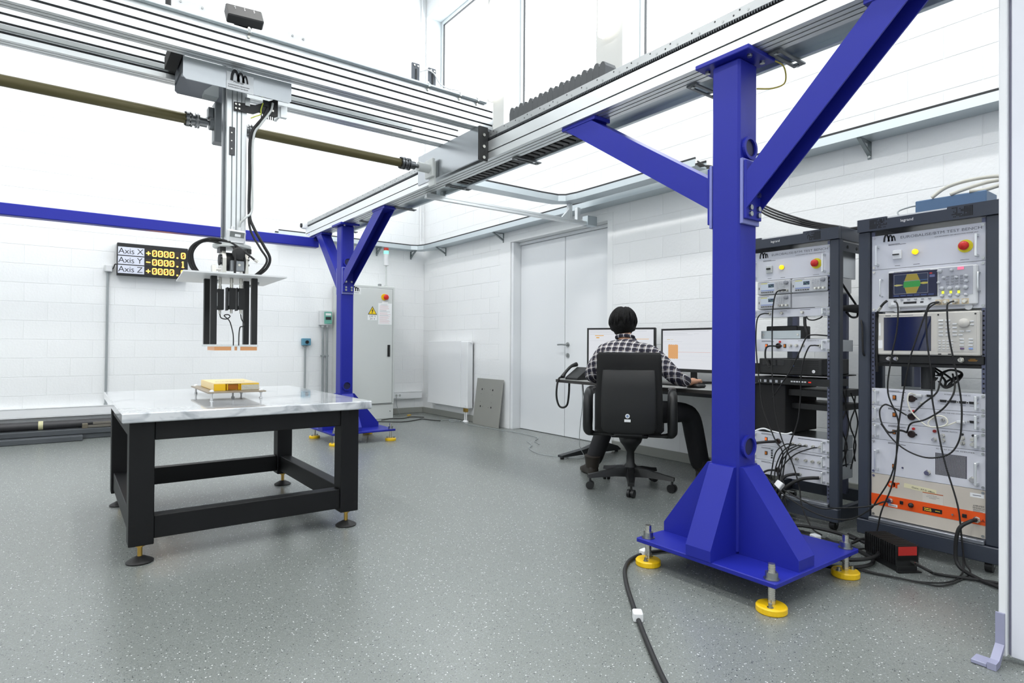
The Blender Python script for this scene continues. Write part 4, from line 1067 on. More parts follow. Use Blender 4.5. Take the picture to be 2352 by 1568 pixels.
G().box(4.10, 2.56, .62, 4.13, 4.04, .66, .002).build('cross_rail', M_desk, t)
def monitor(label, p0, p1, z0, z1, kind, by):
    p0 = Vector((*p0, 0)); p1 = Vector((*p1, 0)); u = (p1-p0).normalized(); w_ = (p1-p0).length; n = Vector((0, 0, 1)).cross(u)
    wv = u.cross(Vector((0, 0, 1)))      # towards the viewer
    F = frame((p0.x, p0.y, z0), u, (0, 0, 1), wv); h_ = z1-z0
    mid = (p0+p1)/2-wv*.07
    t = thing('monitor', label, 'monitor', (mid.x, mid.y, ZD+.001))
    G(F).box(0, 0, -.045, w_, h_, -.002, .006).build('housing', M_black, t)
    b = .016
    g = G(F)
    for q in ((0, 0, w_, .026), (0, h_-b, w_, h_), (0, .026, b, h_-b), (w_-b, .026, w_, h_-b)): g.box(q[0], q[1], -.002, q[2], q[3], .003, .001)
    g.build('bezel', M_black, t)
    sc = G(F).box(b, .026, -.002, w_-b, h_-b, -.001).build('screen', glow('screen_white', (246, 249, 255), .95, (30, 30, 32)), t)
    def px(name, rgb, rects):
        g = G(F)
        for (a, c, d, e) in rects: g.box(b+a*(w_-2*b), .026+c*(h_-.042), -.0008, b+d*(w_-2*b), .026+e*(h_-.042), -.0004)
        g.build(name, glow('scr_%d_%d_%d' % rgb, rgb, .9, (20, 20, 20)), sc)
    px('menu_lines', (208, 212, 218), [(.02, .955, .9, .962), (.02, .915, .5, .922), (.02, .875, .6, .880), (.62, .90, .72, .905), (.02, .70, .4, .703)])
    if kind == 0:
        px('highlight_text', (250, 190, 90), [(.10, .83, .24, .85), (.12, .77, .17, .80), (.62, .74, .93, .752)]); px('grid_lines', (222, 226, 230), [(.40, .5, .95, .503), (.5, .3, .95, .303), (.1, .5, .3, .503)])
    else:
        g = G(F); k = 26; A = []; Bq = []
        random.seed(5)
        for i in range(k+1):
            u_ = .115+.20*i/k; j = random.uniform(-.008, .008)
            e_ = .02 if i in (0, k) else 0
            A.append((b+u_*(w_-2*b), .026+(.255+j+e_)*(h_-.042))); Bq.append((b+u_*(w_-2*b), .026+(.625+j-e_)*(h_-.042)))
        pts = A+Bq[::-1]
        g.add([(p[0], p[1], -.0003) for p in pts], [tuple(range(len(pts)))])
        g.build('signal_block', glow('scr_orange', (250, 186, 120), .9, (20, 20, 20)), sc)
        px('trace_line', (240, 170, 150), [(.315, .425, .93, .431)]); px('grid_lines', (224, 228, 232), [(.04, .64, .96, .643), (.04, .22, .96, .223), (.04, .33, .96, .332), (.04, .53, .96, .532)])
        px('menu_text', (236, 206, 110), [(.09, .755, .15, .765), (.17, .76, .22, .765)])
    G(F).box(w_/2-.05, .06, -.075, w_/2+.05, .22, -.0455, .006).build('stand_head', M_black, t)
    G(F).box(w_/2-.035, ZD+.018-z0, -.085, w_/2+.035, .20, -.076, .004).build('stand_neck', M_black, t)
    G(F).box(w_/2-.13, ZD+.0012-z0, -.16, w_/2+.13, ZD+.0175-z0, .05, .005).build('stand_base', M_black, t)
    return t
monitor('left monitor with a mostly white window, partly behind the seated person', (3.90, 4.05), (4.175, 3.475), .808, 1.192, 0, .3)
monitor('right monitor showing an orange signal block, beside the near blue column', (4.17, 3.405), (4.13, 2.83), .814, 1.178, 1, .3)
# desk phone
t = thing('desk_phone', 'black desk phone with handset at the left end of the desk', 'phone', (3.70, 3.98, ZD+.001))
G().prism([(3.64, ZD+.0012), (3.83, ZD+.0012), (3.83, ZD+.012), (3.80, ZD+.11), (3.785, ZD+.112), (3.64, ZD+.02)], 3.90, 4.06, 'xzy').build('base', M_black, t)
G().tube([(3.63, 4.085, ZD+.022), (3.66, 4.085, ZD+.06), (3.73, 4.085, ZD+.115), (3.80, 4.085, ZD+.135)], [.022, .014, .014, .022], 10).build('handset', M_black, t)
cable([(3.64, 4.09, ZD+.02), (3.60, 4.10, ZD+.01), (3.575, 4.10, ZD-.06), (3.572, 4.10, .56), (3.585, 4.08, .485), (3.61, 4.05, .47), (3.63, 4.02, .50), (3.63, 4.00, .60), (3.62, 3.985, .69)], .009, 'thick black coiled handset cord hanging in a loop from the desk end')
cable([(3.80, 4.0, .694), (3.80, 3.99, .60), (3.805, 3.985, .52), (3.795, 3.985, .42), (3.81, 3.98, .34)], .004, 'thin black lead with a plug dangling under the desk top')
cable([(3.79, 4.0, .694), (3.79, 3.99, .5), (3.77, 4.0, .3), (3.765, 4.0, .12), (3.80, 3.98, .02), (3.72, 4.04, .006), (3.6, 4.35, .006), (3.7, 4.65, .006), (3.85, 4.8, .006), (3.95, 5.0, .006)], .003, 'thin grey lead hanging from the desk and running over the floor', M_conduit)
tag(G().box(3.70, 2.68, ZD+.0012, 3.80, 2.80, ZD+.03, .012).build('mouse', M_black), 'black computer mouse under the right hand of the seated person', 'mouse')
tag(G().box(3.78, 2.92, ZD+.0012, 3.93, 3.36, ZD+.018, .004).build('keyboard', M_black), 'black keyboard on the desk in front of the monitors', 'keyboard')
for k, (y, z, x) in enumerate(((2.62, .22, 3.95), (2.66, .12, 4.02), (2.70, .30, 3.98), (2.75, .18, 4.06))):
    cable([(x, y, .69), (x-.02, y+.02, .55), (x-.05, y-.03, .40), (x-.02, y+.03, z+.05), (x+.03, y-.02, z), (x+.06, y+.02, z+.12), (x+.05, y+.02, .45)], .0055, 'black cable hanging in a loose loop under the right end of the desk', group='cables under the desk')
for k, y in enumerate((2.70, 3.0, 3.15)):
    cable([(4.2, y, ZD+.01), (4.15, y+.04, ZD+.05), (4.05, y-.03, ZD+.03), (3.98, y+.05, ZD+.008), (3.9, y-.05, ZD+.008)], .004, 'black cable tangled on the desk behind the right monitor', group='cables on the desk')

# ================================================================== OFFICE CHAIR
CA = math.atan2(.629, .777); CX, CYY = 3.30, 2.97
FC_ = Tz(CX, CYY, 0, CA)
M_ch = mat('chair_fabric', (13, 14, 15), .8); M_chp = mat('chair_plastic', (22, 23, 24), .42)
t = thing('office_chair', 'black high-back office chair seen from behind, with loop armrests', 'chair', (CX, CYY, 0))
for k in range(5):
    a = R(112+72*k); r_ = .30
    d = Vector((math.cos(a), math.sin(a), 0)); n = Vector((-d.y, d.x, 0))
    g = G(FC_)
    sec = []
    for (q, w, zt, zl) in ((.02, .035, .155, .085), (.12, .03, .145, .09), (.24, .024, .118, .085), (.315, .022, .105, .08)):
        sec.append([d*q+n*w+Vector((0, 0, zl)), d*q-n*w+Vector((0, 0, zl)), d*q-n*w*.7+Vector((0, 0, zt)), d*q+n*w*.7+Vector((0, 0, zt))])
    vs = [p for s_ in sec for p in s_]
    fs = [(i*4+j, i*4+(j+1) % 4, (i+1)*4+(j+1) % 4, (i+1)*4+j) for i in range(3) for j in range(4)]+[(3, 2, 1, 0), (12, 13, 14, 15)]
    g.add(vs, fs); sp = g.build('base_spoke', M_chp, t)
    p = d*r_; g = G(FC_)
    cs = n.lerp(d, .3).normalized()
    g.cyl(p+cs*.006+Vector((0, 0, .029)), p+cs*.024+Vector((0, 0, .029)), .028, 18); g.cyl(p-cs*.024+Vector((0, 0, .029)), p-cs*.006+Vector((0, 0, .029)), .028, 18)
    g.cyl(p-cs*.02+Vector((0, 0, .032)), p+cs*.02+Vector((0, 0, .032)), .015, 12); g.cyl(p+Vector((0, 0, .04)), p+Vector((0, 0, .085)), .008, 8)
    g.build('caster', M_black, sp)
G(FC_).lathe([(0, .08), (.04, .08), (.045, .16), (.03, .18), (.026, .26), (.05, .30), (.075, .33), (.085, .36), (.07, .385), (0, .39)], (0, 0, 0), 24).build('gas_lift', M_chp, t)
G(FC_).box(-.19, -.13, .385, .16, .13, .415, .01).build('seat_mechanism', M_chp, t)
G(FC_).box(-.22, -.235, .416, .27, .235, .485, .028).build('seat', M_ch, t)
# backrest: loft of rounded sections
def slab(F, secs, m, name, parent, n=28, e=.35):
    """secs: (centre_x, centre_z, half_width, half_depth); superellipse sections stacked upward"""
    g = G(F); vs = []
    for (cx, cz, hw, hd) in secs:
        for i in range(n):
            q = 2*PI*i/n; c, s_ = math.cos(q), math.sin(q)
            vs.append((cx+hd*math.copysign(abs(c)**e, c), hw*math.copysign(abs(s_)**e, s_), cz))
    k = len(secs)
    fs = [(i*n+j, i*n+(j+1) % n, (i+1)*n+(j+1) % n, (i+1)*n+j) for i in range(k-1) for j in range(n)]+[tuple(range(n))[::-1], tuple((k-1)*n+j for j in range(n))]
    g.add(vs, fs, True)
    return g.build(name, m, parent)
slab(FC_, [(-.225, .44, .205, .03), (-.235, .455, .225, .035), (-.245, .60, .228, .04), (-.25, .75, .222, .04), (-.26, .90, .218, .038), (-.263, .965, .216, .034), (-.263, .982, .206, .024)], M_ch, 'backrest', t)
sh = slab(FC_, [(-.268, .425, .12, .014), (-.272, .44, .17, .017), (-.282, .47, .185, .02), (-.292, .60, .186, .02), (-.292, .75, .182, .02), (-.288, .858, .176, .016), (-.286, .866, .172, .01)], mat('shell_plastic', (20, 21, 22), .5), 'back_shell', t)
Fb = FC_ @ frame((-.3135, 0, .5), (0, -1, 0), (0, 0, 1), (-1, 0, 0))
G(Fb).cyl((-.005, .052, 0), (-.005, .052, .002), .015, 20).build('round_sticker', M_paper, sh)
G(Fb).cyl((-.005, .052, .0021), (-.005, .052, .0026), .009, 16).build('sticker_print', mat('blue_print', (130, 150, 190), .5), sh)
G(Fb).box(-.026, .012, 0, .016, .030, .002).build('label_sticker', M_paper, sh)
G(FC_).box(-.25, -.10, .40, -.16, .10, .435, .01).build('back_carrier', M_chp, t)
for s in (-1, 1):
    yy = s*.29
    a_ = G(FC_).tube([(-.12, s*.13, .40), (-.12, s*.22, .40), (-.13, s*.265, .405), (-.155, yy, .43), (-.17, yy, .52), (-.165, yy, .62), (-.13, yy, .68), (-.06, yy, .70), (.06, yy, .695), (.12, yy, .68)], [.014, .014, .02, .034, .036, .035, .033, .028, .026, .02], 14).build('armrest', M_chp, t)
    G(FC_).box(-.07, yy-.028, .70, .12, yy+.028, .725, .01).build('arm_pad', M_black, a_)

# ================================================================== PERSON (seated, seen from behind)
def skin_obj(name, verts, edges, radii, m, parent, sub=2, root=0):
    me = bpy.data.meshes.new(name); org = ORG[parent.name]
    me.from_pydata([tuple(FC_ @ Vector(v)-org) for v in verts], edges, [])
    o = bpy.data.objects.new(name, me); C.objects.link(o); o.parent = parent; ORG[o.name] = org
    md = o.modifiers.new('skin', 'SKIN')
    for i, r_ in enumerate(radii):
        sv = me.skin_vertices[0].data[i]; sv.radius = (r_, r_) if not isinstance(r_, tuple) else r_; sv.use_root = (i == root)
    md.use_smooth_shade = True; md.branch_smoothing = .3
    s_ = o.modifiers.new('sub', 'SUBSURF'); s_.levels = sub; s_.render_levels = sub
    me.materials.append(m)
    return o
M_skin = mat('skin', (214, 160, 130), .55)
pr = thing('person', 'seated person in a plaid shirt and black trousers working at the desk', 'person', (CX, CYY, .486))
# body: one skinned figure with fingers on the right hand
bv = [(-.02, 0, .575), (.03, .01, .72), (.08, .02, .88), (.125, .045, 1.02), (.145, .055, 1.09), (.165, .065, 1.16),
      (.06, .195, 1.0), (.13, .30, .80), (.34, .24, .765), (.42, .22, .76),
      (.08, -.135, .99), (.0, -.31, .80), (.165, -.42, .765), (.225, -.455, .765),
      (.02, .10, .555), (.40, .16, .53), (.36, .33, .12), (.44, .36, .06),
      (.02, -.10, .555), (.27, -.42, .53), (.42, -.52, .12), (.50, -.56, .06)]
be = [(0, 1), (1, 2), (2, 3), (3, 4), (4, 5), (3, 6), (6, 7), (7, 8), (8, 9), (3, 10), (10, 11), (11, 12), (12, 13), (0, 14), (14, 15), (15, 16), (16, 17), (0, 18), (18, 19), (19, 20), (20, 21)]
br = [.10, .10, .10, .06, .05, .055, .04, .03, .026, .032, .04, .03, .028, .034, .085, .062, .03, .018, .085, .062, .03, .018]
# fingers from the right palm (13)
base = Vector((.225, -.455, .765))
fd = Vector((.80, -.30, 0)).normalized(); fs_ = Vector((-fd.y, fd.x, 0))
for k, (o_, ln) in enumerate(((.026, .072), (.009, .08), (-.008, .074), (-.024, .058))):
    a0 = base+fd*.03+fs_*o_+Vector((0, 0, .004)); a1 = a0+fd*ln*.5+Vector((0, 0, .006)); a2 = a0+fd*ln+Vector((0, 0, -.014))
    i0 = len(bv); bv += [tuple(a0), tuple(a1), tuple(a2)]; be += [(13, i0), (i0, i0+1), (i0+1, i0+2)]; br += [.010, .009, .008]
a0 = base+fs_*.034+fd*.0; a1 = base+fs_*.046+fd*.035+Vector((0, 0, -.006))
i0 = len(bv); bv += [tuple(a0), tuple(a1)]; be += [(13, i0), (i0, i0+1)]; br += [.012, .009]
skin_obj('body', bv, be, br, M_skin, pr)
# head on the neck
HC = Vector((.185, .07, 1.185))
Fh = FC_ @ Matrix.Translation(HC) @ Matrix.Rotation(R(8), 4, 'Y')
def blob(F, sx, sy, sz, m, name, parent, shape=None, n=24, k=16):
    g = G(F); vs = []
    for i in range(k+1):
        th = PI*i/k
        for j in range(n):
            ph = 2*PI*j/n; p = Vector((math.sin(th)*math.cos(ph), math.sin(th)*math.sin(ph), math.cos(th)))
            q = Vector((p.x*sx, p.y*sy, p.z*sz))
            if shape: q = shape(p, q)
            vs.append(q)
    g.add(vs, [(i*n+j, (i+1)*n+j, (i+1)*n+(j+1) % n, i*n+(j+1) % n) for i in range(k) for j in range(n)], True)
    return g.build(name, m, parent)
def headshape(p, q):
    if q.z < 0: q.x = q.x*(1+.12*q.z/.12 if p.x < 0 else 1)+.02*(-q.z/.12); q.y *= 1+.22*q.z/.12
    return q
hd = blob(Fh, .096, .078, .118, M_skin, 'head', pr, headshape)
for s in (-1, 1):
    blob(Fh @ Matrix.Translation((-.004, s*.08, -.012)) @ Matrix.Rotation(R(15*s), 4, 'Z'), .016, .008, .032, M_skin, 'ear', hd, n=12, k=8)
    blob(Fh @ Matrix.Translation((.088, s*.03, .005)), .01, .014, .008, mat('eye_white', (230, 230, 226), .3), 'eye', hd, n=10, k=8)
blob(Fh @ Matrix.Translation((.10, 0, -.02)), .018, .014, .026, M_skin, 'nose', hd, n=12, k=8)
blob(Fh @ Matrix.Translation((.094, 0, -.062)), .008, .024, .008, mat('lips', (176, 100, 92), .5), 'mouth', hd, n=12, k=8)
def hairshape(p, q):
    # cap of hair: low at the nape, high over the forehead
    lim = -.085 if p.x < .1 else -.085+.16*min(1, (p.x-.1)/.5)
    r_ = 1+.015*math.sin(p.y*17+p.z*5)+.012*math.sin(p.x*23)
    q = Vector((q.x*r_, q.y*r_, q.z))
    if q.z < lim:
        q.z = lim+ (q.z-lim)*.15
        q.x *= .96; q.y *= .97
    if p.z < -.45: q.y *= .82; q.x = q.x*.86
    return q
hr = blob(Fh @ Matrix.Translation((-.010, 0, .010)), .110, .098, .122, mat('black_hair', (9, 9, 9), .7, spec=.25, bump=(140, .5)), 'hair', pr, hairshape, 32, 22)

random.seed(21)
g = G(Fh @ Matrix.Translation((-.010, 0, .010)))
for k in range(150):
    ph = R(65+230*k/150+random.uniform(-5, 5)); th0 = R(random.uniform(10, 55)); ln = R(random.uniform(35, 62)); pts = []
    for q in range(4):
        th = min(th0+ln*q/3, R(128)); rr_ = 1.0+.028*math.sin(PI*q/3)+.01
        nar = 1. if th < R(105) else 1-.30*(th-R(105))/R(25)
        pts.append((.110*rr_*nar*math.sin(th)*math.cos(ph), .098*rr_*nar*math.sin(th)*math.sin(ph), .122*rr_*math.cos(th)))
    g.tube(pts, [.004, .010, .009, .0015], 5, sub=3)
g.build('hair_locks', MATS['black_hair'], hr)['kind'] = 'stuff'
def plaid():
    m = bpy.data.materials.new('plaid_shirt'); m.use_nodes = True; nt = m.node_tree; p = nt.nodes['Principled BSDF']; p.inputs['Roughness'].default_value = .8
    tc = nt.nodes.new('ShaderNodeTexCoord')
    mp = nt.nodes.new('ShaderNodeMapping'); mp.inputs['Rotation'].default_value = (0, 0, -CA); nt.links.new(tc.outputs['Object'], mp.inputs[0])
    sp = nt.nodes.new('ShaderNodeSeparateXYZ'); nt.links.new(mp.outputs[0], sp.inputs[0])
    def math_(op, a, b=None):
        n = nt.nodes.new('ShaderNodeMath'); n.operation = op
        for i, k in enumerate((a, b)):
            if k is None: continue
            if isinstance(k, (int, float)): n.inputs[i].default_value = k
            else: nt.links.new(k, n.inputs[i])
        return n.outputs[0]
    def band(c, per, lo, hi):
        f = math_('FRACT', math_('DIVIDE', c, per)); return math_('MULTIPLY', math_('GREATER_THAN', f, lo), math_('LESS_THAN', f, hi))
    horiz = math_('ADD', sp.outputs['Y'], math_('MULTIPLY', sp.outputs['X'], .35)); vert = math_('ADD', sp.outputs['Z'], math_('MULTIPLY', sp.outputs['X'], .4))
    dk = math_('MAXIMUM', band(horiz, .045, .15, .62), band(vert, .045, .15, .55))
    both = math_('MULTIPLY', band(horiz, .045, .15, .62), band(vert, .045, .15, .55))
    wl = math_('MAXIMUM', band(horiz, .045, .78, .86), band(vert, .045, .74, .82))
    def mx(f, A, B):
        x = nt.nodes.new('ShaderNodeMix'); x.data_type = 'RGBA'; nt.links.new(f, x.inputs[0])
        for i, k in ((6, A), (7, B)):
            if isinstance(k, tuple): x.inputs[i].default_value = (*lin(k), 1)
            else: nt.links.new(k, x.inputs[i])
        return x.outputs[2]
    c = mx(dk, (140, 134, 130), (54, 51, 64)); c = mx(both, c, (26, 25, 42)); c = mx(wl, c, (226, 226, 230))
    nt.links.new(c, p.inputs['Base Color']); return m
M_plaid = plaid()
sv = [(-.03, 0, .56), (.02, .01, .72), (.06, .02, .88), (.105, .04, 1.0), (.13, .05, 1.075),
      (.05, .20, .985), (.12, .31, .80), (.33, .245, .765),
      (.07, -.145, .975), (-.005, -.315, .80), (.14, -.405, .768)]
se = [(0, 1), (1, 2), (2, 3), (3, 4), (3, 5), (5, 6), (6, 7), (3, 8), (8, 9), (9, 10)]
sr = [(.16, .15), (.155, .14), (.165, .13), (.11, .085), .058, .075, .06, .045, .075, .062, .046]
skin_obj('plaid_shirt', sv, se, sr, M_plaid, pr)
# torso volume of the shirt (back, rounded shoulders) is completed by a loft
slabs = [(-.03, .50, .165, .115), (-.02, .60, .17, .12), (.01, .72, .175, .12), (.045, .84, .185, .118), (.075, .92, .195, .108), (.10, .98, .18, .09), (.12, 1.025, .13, .07), (.135, 1.06, .075, .058), (.142, 1.085, .062, .055)]
g = G(FC_); n = 32; vs = []
for (cx, cz, hw, hd_) in slabs:
    for i in range(n):
        q = 2*PI*i/n; c, s_ = math.cos(q), math.sin(q)
        vs.append((cx+hd_*math.copysign(abs(c)**.8, c), .03*(cz-.5)/.5+hw*math.copysign(abs(s_)**.8, s_), cz))
g.add(vs, [(i*n+j, i*n+(j+1) % n, (i+1)*n+(j+1) % n, (i+1)*n+j) for i in range(len(slabs)-1) for j in range(n)]+[tuple(range(n))[::-1]], True)
g.build('shirt_back', M_plaid, pr)
g = G(FC_).tube([(.135+.058*math.cos(q), .052+.062*math.sin(q), 1.09-.015*math.cos(q)) for q in [2*PI*i/16 for i in range(16)]], .014, 8, closed=True, sub=2); g.build('collar', M_plaid, pr)
tv = [(-.03, 0, .575), (.02, .10, .55), (.40, .165, .53), (.362, .325, .07), (.02, -.10, .55), (.275, -.425, .53), (.42, -.515, .07)]
skin_obj('trousers', tv, [(0, 1), (1, 2), (2, 3), (0, 4), (4, 5), (5, 6)], [.125, .095, .078, .07, .095, .082, .075], mat('black_trousers', (24, 25, 29), .8), pr)
M_shoe = mat('dark_shoe', (44, 38, 32), .5)
for (x, y, a) in ((.36, .33, .45), (.43, -.53, -.3)):
    Fz = FC_ @ Tz(x, y, 0, a)
    g = G(Fz); vs = []; n = 16
    S_ = [(-.085, .036, .008, .075), (-.06, .042, .002, .10), (0, .040, .002, .105), (.06, .046, .002, .075), (.12, .048, .002, .055), (.165, .036, .003, .04), (.178, .02, .008, .03)]
    for (q, w, z0_, z1_) in S_:
        for i in range(n):
            th = 2*PI*i/n; c, s_ = math.cos(th), math.sin(th)
            vs.append((q, w*math.copysign(abs(c)**.6, c), (z0_+z1_)/2+(z1_-z0_)/2*math.copysign(abs(s_)**.6, s_)))
    g.add(vs, [(i*n+j, (i+1)*n+j, (i+1)*n+(j+1) % n, i*n+(j+1) % n) for i in range(len(S_)-1) for j in range(n)]+[tuple(range(n)), tuple((len(S_)-1)*n+j for j in range(n))[::-1]], True)
    g.tube([(-.035, 0, .07), (-.04, 0, .12), (-.045, 0, .16)], [.052, .058, .064], 14, sub=2)
    g.build('shoe', M_shoe, pr)
# ================================================================== INSTRUMENT RACKS
def interp(tab):
    def f(x):
        for (a, p), (b, q) in zip(tab, tab[1:]):
            if x <= b or (b, q) == tab[-1]: return p+(q-p)*(x-a)/(b-a)
    return f
U2 = interp([(100, .022), (300, .074), (500, .125), (700, .175), (900, .223), (1100, .270), (1300, .316), (1500, .361), (1700, .404), (1900, .447), (2100, .489)])
U1 = interp([(80, .043), (160, .102), (240, .159), (320, .215), (400, .270), (480, .323), (560, .375), (640, .426), (720, .476)])
PW = .4826
def pframe(x, yl, z): return frame((x, yl, z), (0, -1, 0), (0, 0, 1), (-1, 0, 0))
def fit_text(s, F, u0, u1, v, h, m, parent, name='lettering'):
    o = text(s, 1., Matrix.Identity(4), m, parent, name, ext=0)
    me = o.data; org = ORG[parent.name]
    me.transform(Matrix.Translation(org))
    xs = [p.co.x for p in me.vertices]; ys = [p.co.y for p in me.vertices]
    sx = (u1-u0)/(max(xs)-min(xs)); sy = h/.72
    me.transform(Matrix.Translation(-org) @ F @ Matrix.Translation((u0-min(xs)*sx, v, .0006)) @ Matrix.Diagonal((sx, sy, 1, 1)))
    return o
M_rackrail = mat('rack_rail', (96, 100, 122), .4, .5)
def rack(X, yl, label, short):
    yr = yl-.60; t = thing('equipment_rack', label, 'rack', (X+.3, (yl+yr)/2, 0)); X1 = X+.60
    for (x, y) in ((X, yl-.055), (X, yr), (X1-.05, yl-.055), (X1-.05, yr)):
        G().box(x, y, .13, x+.05, y+.055, 1.63, .006).build('post', M_rack, t)
    # top cap: front fascia with a lowered middle, sides, lid
    g = G(); n_ = [(yl, 1.628), (yl, 1.693), (yl-.14, 1.693), (yl-.142, 1.682), (yl-.40, 1.682), (yl-.402, 1.693), (yr, 1.693), (yr, 1.628)]
    g.prism(n_, X-.012, X+.02, 'yzx'); fa = g.build('top_fascia', M_rack, t)
    G().box(X-.008, yl-.40, 1.6825, X+.015, yl-.143, 1.6895).build('light_strip', M_lgrey, fa)
    g = G(frame((X-.0125, yl, 1.628), (0, -1, 0), (0, 0, 1), (-1, 0, 0)))
    random.seed(11)
    for u0 in ((.06, .42) if short else (.42,)):
        for i in range(14):
            for j in range(8):
                k_ = i/13 if u0 > .2 else 1-i/13
                if random.random() < .25+k_: g.box(u0+i*.006, .010+j*.006, 0, u0+i*.006+.0045, .010+j*.006+.0045, .0003)
    g.build('perforation', M_blackm, fa)
    fit_text('legrand', frame((X-.0125, yl, 1.628), (0, -1, 0), (0, 0, 1), (-1, 0, 0)), .205, .26, .026, .014, M_paper, fa)
    for y in (yl-.02, yr): G().box(X+.021, y, 1.628, X1, y+.02, 1.70, .003).build('top_side', M_rack, t)
    G().box(X+.021, yr+.0205, 1.675, X1, yl-.0205, 1.69).build('lid', M_rack, t)
    g = G(); 
    for (a, b) in ((yl-.0195, yl-.014), (yr+.014, yr+.0195)): g.box(X+.055, a, 1.57, X1-.055, b, 1.62)
    g.each('side_rail', M_rack, t)
    g = G()
    for k in range(4): g.cyl((X+.13+k*.11, yr+.0135, 1.595), (X+.13+k*.11, yr+.0125, 1.595), .010, 10)
    g.each('rail_hole', M_blackm, t)
    # base
    b = G().box(X-.012, yr, .055, X+.03, yl, .13, .004).build('base_fascia', M_rack, t)
    G().box(X-.0115, yr+.056, .1305, X+.03, yl-.056, .150, .003).build('base_sill', mat('sill_grey', (130, 134, 142), .3, .5), b)
    g = G()
    for y in (yl-.03, yr): g.box(X+.031, y, .055, X1, y+.03, .13)
    g.box(X1-.03, yr+.031, .055, X1, yl-.031, .13); g.build('base_frame', M_rack, t)
    for (x, y) in ((X+.05, yl-.05), (X+.05, yr+.05), (X1-.06, yl-.05), (X1-.06, yr+.05)):
        o = G().cyl((x, y-.014, .028), (x, y+.014, .028), .027, 18).build('caster', M_black, t)
        G().box(x-.02, y-.02, .0455, x+.02, y+.02, .0548).box(x-.004, y-.018, .028, x+.004, y-.015, .05).build('caster_fork', M_steel, o)
    # 19 inch mounting rails with square holes
    for k, y in enumerate((yl-.073, yr+.058)):
        o = G().box(X+.019, y, .151, X+.03, y+.015, 1.625).build('mounting_rail', M_rackrail, t)
        g = G(); z = .17
        while z < 1.6: g.box(X+.0185, y+.004, z, X+.0189, y+.011, z+.008); z += .0222
        g.build('square_hole', M_blackm, o)
    for y in (yl-.15, yr+.14): G().box(X+.40, y, .131, X+.43, y+.03, 1.62).build('rear_rail', M_rackrail, t)
    return t
def unit(name, label, cat, F, h, dep, pm=None, cm=None, w=PW, handles=True, case=True, hh=None):
    """panel in frame F (u right, v up, w out), thickness 4 mm; case behind"""
    p = F @ Vector((w/2, 0, -dep/2)); t = thing(name, label, cat, tuple(p))
    G(F).box(0, .0006, -.004, w, h-.0006, 0, .0008).build('front_panel', pm or M_panel, t)
    if case: G(F).box(.022, .003, -dep, w-.022, h-.003, -.0045, .002).build('case', cm or M_alu, t)
    if handles:
        for u in (.030, w-.030):
            a, b = (h*.14, h*.86) if h < .15 else (h*.11, h*.70)
            g = G(F); g.box(u-.005, a, .028, u+.005, b, .036, .002)
            for v in (a, b-.011): g.box(u-.005, v, 0, u+.005, v+.011, .028)
            g.build('handle', M_alu, t)
    for u in (.010, w-.010):
        g = G(F)
        for v in (.012, h-.012): g.cyl((u, v, 0), (u, v, .003), .0062, 10)
        g.each('rack_screw', M_nickel if u < .2 else M_steel, t)
    return t
def fb(t, nm, m, F, u0, v0, u1, v1, w0, w1, b=0.): return G(F).box(u0, v0, w0, u1, v1, w1, b).build(nm, m, t)
def fc(t, nm, m, F, u, v, r, w0, w1, n=16, r2=None): return G(F).cyl((u, v, w0), (u, v, w1), r, n, r2).build(nm, m, t)
def bnc(t, F, u, v, r=.0068, nm='bnc_socket'):
    g = G(F); g.cyl((u, v, 0), (u, v, .004), r*1.35, 6).cyl((u, v, .004), (u, v, .018), r, 14).cyl((u-r*1.25, v, .013), (u+r*1.25, v, .013), .0018, 6)
    return g.build(nm, M_nickel, t)
def rocker(t, F, u, v, lit=False):
    o = fb(t, 'rocker_switch', M_black, F, u-.0085, v-.0115, u+.0085, v+.0115, 0, .003, .001); fb(o, 'rocker', M_sw if lit else M_swoff, F, u-.0055, v-.008, u+.0055, v+.008, .0031, .006, .001)
def dsub(t, F, u, v):
    o = G(F).prism([(u-.014, v+.0055), (u+.014, v+.0055), (u+.012, v-.0055), (u-.012, v-.0055)], 0, .005, 'xyz').build('serial_port', M_black, t)
    G(F).cyl((u-.019, v, 0), (u-.019, v, .006), .0032, 6).cyl((u+.019, v, 0), (u+.019, v, .006), .0032, 6).each('jack_screw', M_nickel, o)
def roundcon(t, F, u, v, r=.0175):
    o = G(F).lathe([(0, 0), (r, 0), (r, .006), (r*.8, .010), (r*.72, .010), (r*.68, .003), (0, .003)], tuple((u, v, 0)), 22, (0, 0, 1), False).build('round_connector', mat('brown_black', (46, 30, 28), .45), t)
    fb(o, 'latch', M_black, F, u+r*.8, v-.004, u+r*1.35, v+.004, 0, .008)
def lines(t, F, rects, m=None, nm='small_print'):
    g = G(F)
    for (u0, v, u1, h) in rects: g.box(u0, v, .0001, u1, v+h, .0004)
    g.build(nm, m or M_print, t)
def pvf(tl, tr, bl, br, Hh, xl=165., xr=2110.):
    def f(x, y):
        k = (x-xl)/(xr-xl); a = tl+(tr-tl)*k; b = bl+(br-bl)*k; return Hh*(b-y)/(b-a)
    return f
